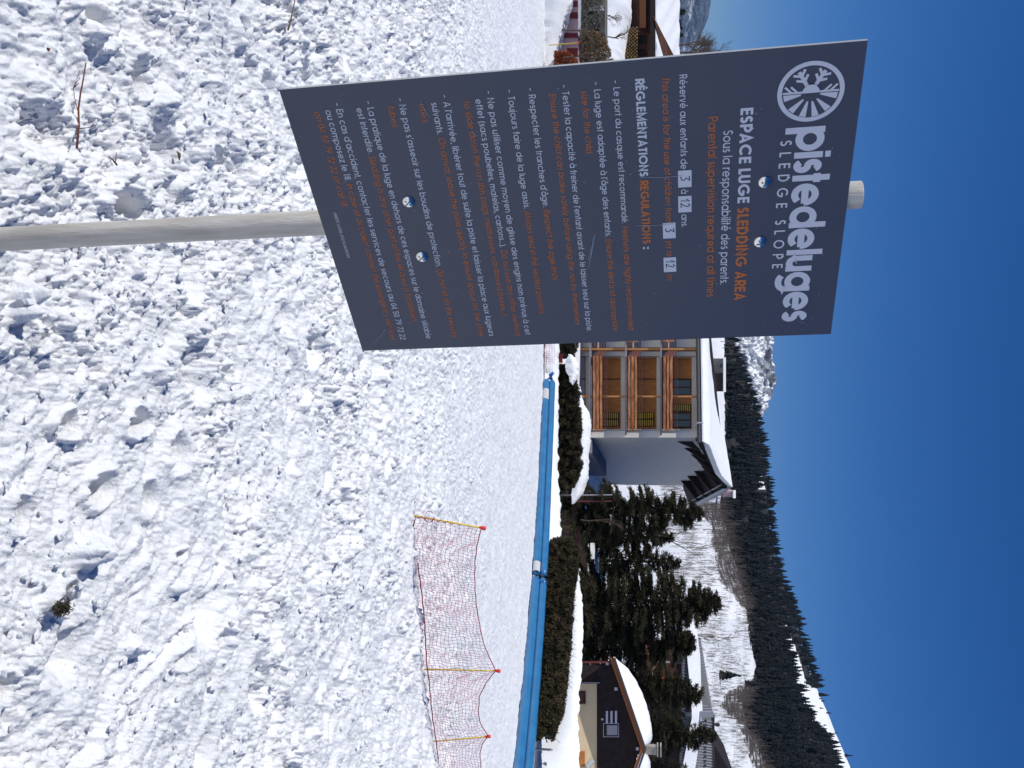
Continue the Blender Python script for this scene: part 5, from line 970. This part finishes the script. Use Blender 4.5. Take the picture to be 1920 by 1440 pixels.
# middle snow with shrubs
W7 = Wall(at(60, 1150, 70), (1, 0, 0), (0, -1, 0))
snow_body('snow_bank', (-120, 150), ([-120, 150], [1120, 1105]), ([-120, 0, 20, 40, 80, 150], [1180, 1182, 1176, 1172, 1168, 1162]), ([-120, 150], [72, 72]), 8, 'sunlit snow slope below the brown chalet at the left', seed=10)
c = empty('brown_chalet', at(40, 1200, 78), 'brown timber chalet with stacked firewood under a snowy roof', 'chalet'); W8 = Wall(at(40, 1200, 78), (1, 0.0, 0), (0, -1, 0))
for i in range(11): X = 1164 + i * 5.6; W8.part('wall_board', -60, 170, X, X + 5.3, -5, pr.uniform(-.03, .03), MT['chalet'], c)
W8.part('painted_sunlight', -60, 52, 1199, 1211, .1, .5, MT['stain'], c); W8.part('dark_opening', -60, 60, 1213, 1219, .05, .1, MT['dark'], c); W8.part('eave', -60, 165, 1219, 1229, -.2, 1.2, MT['dark'], c)  # brighter brown strip paints sunlight onto the dark timber wall
for (u0, u1) in ((66, 80), (92, 104), (14, 28)): W8.part('window', u0, u1, 1198, 1212, .05, .12, MT['dark'], c)
fw = empty('firewood_stack', W8.pt(80, 1175, 1.0), 'stack of pale split firewood against the brown chalet', 'firewood'); fr_ = random.Random(8)
for i in range(9):
    for j in range(7):
        X = 1174 + j * 3.4; uu_ = 56 + i * 6.4 + (j % 2) * 3; a = W8.pt(uu_, X, .6); MB().tube([a, a - W8.n * (-.55)], [.075 * fr_.uniform(.8, 1.15)] * 2, 5).build('log', MT['firewood'], fw)
mb = MB(); a, b = W8.pt(-60, 1229, 1.2), W8.pt(165, 1229, 1.2); d_, e_ = W8.pt(165, 1262, -6), W8.pt(-60, 1262, -6); P = []
for i in range(24):
    f_ = i / 23; row = []
    for k in range(12): t_ = k / 11; pnt = (a * (1 - f_) + b * f_) * (1 - t_) + (e_ * (1 - f_) + d_ * f_) * t_; row.append(pnt + np.array([0, 0, .1 + .45 * math.sin(math.pi * min(t_ * 1.2, 1) * .5) + 0.06 * math.sin(i * 1.3 + k)]))
    P.append(row)
mb.grid(P); mb.build('roof_snow', SNOW, c, smooth=True)
mb = MB(); a, b, d_ = W8.pt(30, 1222, 1.6), W8.pt(108, 1266, 1.6), np.array([0, 0, .55]); b2 = W8.pt(160, 1262, 1.6); mb.hexa([a, a - W8.n * .1, b - W8.n * .1, b, a + [0, 0, .12], a + [0, -.1, .12], b + [0, -.1, -.9], b + [0, 0, -.9]]); mb.build('bargeboard', MT['chalet'], c)
g = empty('grey_roof_house', at(50, 1268, 110), 'flat grey roof with a short dark chimney beyond the brown chalet', 'house'); W9 = Wall(at(50, 1268, 110), (1, 0, 0), (0, -1, 0))
W9.part('wall', -80, 180, 1225, 1262, -6, -.1, SNOW, g); W9.part('grey_roof', -80, 180, 1260, 1273.5, -5, .3, MT['greyroof'], g); W9.part('roof_edge', -80, 180, 1273.5, 1274.6, -5, .4, MT['fascia'], g); W9.part('chimney', 37, 43, 1265, 1277, .4, 1.3, MT['dark'], g)
for i, (u, X0, X1, y) in enumerate(((24, 1262, 1285, 125), (66, 1258, 1280, 128), (52, 1262, 1278, 128))):
    b = at(u, X0, y); t_ = at(u, X1, y); conifer(b, t_[2] - b[2], .5, 300 + i, ['tiny dark conifer on the far left beyond the grey roof', 'small conifer right of the grey roof chimney', 'small conifer just by the grey roof chimney'][i], n=500, size=.3, group='small conifers beyond the grey roof')
for i, (u, X0, X1, y, sp2) in enumerate(((100, 1262, 1378, 100, .55), (86, 1255, 1345, 102, .55), (118, 1262, 1372, 98, .5), (70, 1130, 1215, 66, .5), (30, 1125, 1185, 66, .6), (55, 1060, 1140, 55, .6), (108, 1062, 1150, 55, .6))):
    b = at(u, X0, y); t_ = at(u, X1, y); bare_tree(b, (t_[2] - b[2]), 140 + i, ['bare brownish tree top rising beside the upper left corner of the sign', 'smaller bare tree left of the one touching the sign', 'bare tree half hidden behind the upper sign', 'bare shrub in front of the brown chalet', 'dark bare shrub on the snow at the left edge', 'bare shrub in front of the pink wall', 'bare shrub at the sign edge near the pink wall'][i], group='bare shrubs at the left', m='twig', spread=sp2, depth=5, r0=.05 if y < 90 else .12, mult=4 if y > 90 else 3)
def bush(u0, u1, X0, X1, y, n, m, lab, seed, size=.16, dp=1.2):
    rg = np.random.default_rng(seed); C_ = []; nn = n
    u = rg.uniform(u0, u1, nn); X = X0 + (X1 - X0) * rg.random(nn) * (0.55 + 0.45 * np.sin(np.pi * (u - u0) / (u1 - u0)) + .15 * fbm(u / 5, u * 0 + seed, 2)); yy_ = y + rg.random(nn) * dp
    C_ = np.stack([side(u, X) * yy_, yy_, CAMZ + slope(X) * yy_], 1); o = empty('bush', at((u0 + u1) / 2, X0, y), lab, 'bush', 'bushes at the left'); V, T_ = leaf_cloud(C_, size, rg, up=.3); mesh_np('leaves', V, T_, MT[m], o, smooth=False)
    tw = MB(); r_ = random.Random(seed)
    for k in range(26): a = at(r_.uniform(u0, u1), X0, y + .3); i = r_.randrange(nn); tw.tube([a, C_[i]], .015, 3, cap=False)
    tw.build('stems', MT['twig'], o)
bush(58, 150, 1088, 1146, 58, 6000, 'tan', 'tan dry bush against the sign edge at the left', 1)
bush(96, 160, 1040, 1086, 57, 4500, 'rust', 'rust-coloured leafy bush below the tan one, beside the sign', 2)
bush(-20, 64, 1092, 1130, 59, 1500, 'rock', 'grey-green scrub in front of the dark wall at the left', 3)

# ------------------------------------------------------------------ sticks, tuft and clods on the snow
def on(u, X, dz=0.006):
    y = 1.4
    while y < 40:
        p = at(u, X, y)
        if p[2] <= Zs(p[0], p[1]): break
        y += 0.006
    return np.array([p[0], p[1], Zs(p[0], p[1]) + dz])
def stick(lab, main, sides, r, m='stick', lift=.012):
    e0_, e1_ = on(*main[0], dz=lift), on(*main[-1], dz=lift); n = len(main); L_ = [(m[0] - main[0][0]) / (main[-1][0] - main[0][0]) for m in main]
    yat = lambda u, X: e0_[1] + (e1_[1] - e0_[1]) * (u - main[0][0]) / (main[-1][0] - main[0][0]) - 0.05
    pts = [at(q[0], q[1], yat(*q)) for q in main]; o = empty('twig', pts[0], lab, 'twig', 'twigs lying on the snow')
    MB().tube(pts, [r * (0.55 + 0.45 * i / (n - 1)) for i in range(n)], 7).build('stem', MT[m], o, smooth=True)
    for s_ in sides: MB().tube([at(q[0], q[1], yat(*q) - 0.002 * k) for k, q in enumerate(s_)], [r * .5] + [r * .3] * (len(s_) - 1), 5).build('side_shoot', MT[m], o)
stick('long reddish twig with side shoots lying on the snow', [(118, 161), (150, 156), (175, 151), (205, 147), (235, 148), (278, 144)], [[(241, 150), (239, 168), (235, 179)], [(210, 147), (190, 140), (162, 138), (146, 150)], [(164, 138), (156, 148)]], .0038)
stick('short forked brown twig below the long twig', [(293, 204), (300, 212), (310, 220)], [[(303, 217), (285, 218)]], .0036)
stick('thin pale twig at the upper left of the snow', [(0, 553), (20, 549), (40, 545), (56, 540)], [[(40, 545), (30, 557)]], .006, m='tan')
stick('tiny red-brown bit of twig at the lower left', [(90, 88), (94, 93)], [], .006)
p = on(284, 322); o = MB().tube([p, p + [.01, .006, .008], p + [.022, .010, .006], p + [.032, .018, .002]], [.002, .007, .006, .002], 6).build('dead_leaf', MT['tan'], smooth=True); tag(o, 'small curled tan leaf on the snow near the footprint', 'leaf')
c0 = on(1140, 98, 0.0); o = empty('moss_tuft', c0, 'dark clump of dead grass in a hollow of the snow', 'tuft'); rg = np.random.default_rng(4); C_ = c0 + np.stack([rg.normal(0, .009, 900), rg.normal(0, .015, 900), np.abs(rg.normal(0, .011, 900))], 1)
V, T_ = leaf_cloud(C_, .012, rg, up=1.2, aspect=.35); mesh_np('blades', V, T_, MT['tuft'], o, smooth=False); MB().tube([c0 - [0, 0, .02], c0 + [0, 0, .004]], [.010, .005], 8).build('root_ball', MT['bark'], o)
# loose clods of snow
cl = MB(); cr_ = random.Random(12); ico = None
def clod(c, s, r):
    import itertools
    n, m_ = 6, 5; V = []; sx, sy, sz = r.uniform(.7, 1.3), r.uniform(.7, 1.3), r.uniform(.45, .8); a0 = r.uniform(0, 3)
    for i in range(1, m_):
        ph = math.pi * i / m_
        for k in range(n): a = a0 + 2 * math.pi * k / n; q = s * r.uniform(.55, 1.35); V.append((c[0] + q * sx * math.sin(ph) * math.cos(a), c[1] + q * sy * math.sin(ph) * math.sin(a), c[2] + q * sz * math.cos(ph)))
    V += [(c[0], c[1], c[2] + s * sz), (c[0], c[1], c[2] - s * sz)]; b = n * (m_ - 1); Fc = [(i * n + k, (i + 1) * n + k, (i + 1) * n + (k + 1) % n, i * n + (k + 1) % n) for i in range(m_ - 2) for k in range(n)] + [(k, (k + 1) % n, b) for k in range(n)] + [((m_ - 2) * n + (k + 1) % n, (m_ - 2) * n + k, b + 1) for k in range(n)]
    cl.add(V, Fc)
for i in range(8000):
    y = 1.9 * (11 / 1.9) ** (cr_.random() ** .9); x = cr_.uniform(-.50, .50) * (y + .4)
    if float(fbm(np.array(x * .9 + 3), np.array(y * .9), 2)) + cr_.uniform(-.5, .5) < .05: continue
    s = cr_.choice((.003, .004, .005, .007, .009, .013)) * (1 + .07 * y); clod((x, y, Zs(x, y) + s * .35), s, cr_)
for (u, X, s) in [(1083, 37, .014), (1088, 60, .016), (1105, 128, .024), (1075, 118, .018), (1096, 145, .018), (1060, 104, .014), (1130, 178, .02), (528, 180, .018), (560, 24, .03), (1215, 255, .016), (1240, 228, .018), (1290, 395, .02), (1180, 345, .018)]:
    p = on(u, X, 0); clod((p[0], p[1], p[2] + s * .5), s, cr_)
o = cl.build('snow_clods', SNOW, smooth=False, kind='stuff'); tag(o, 'loose crumbs of broken snow scattered over the piste', 'snow crumbs')
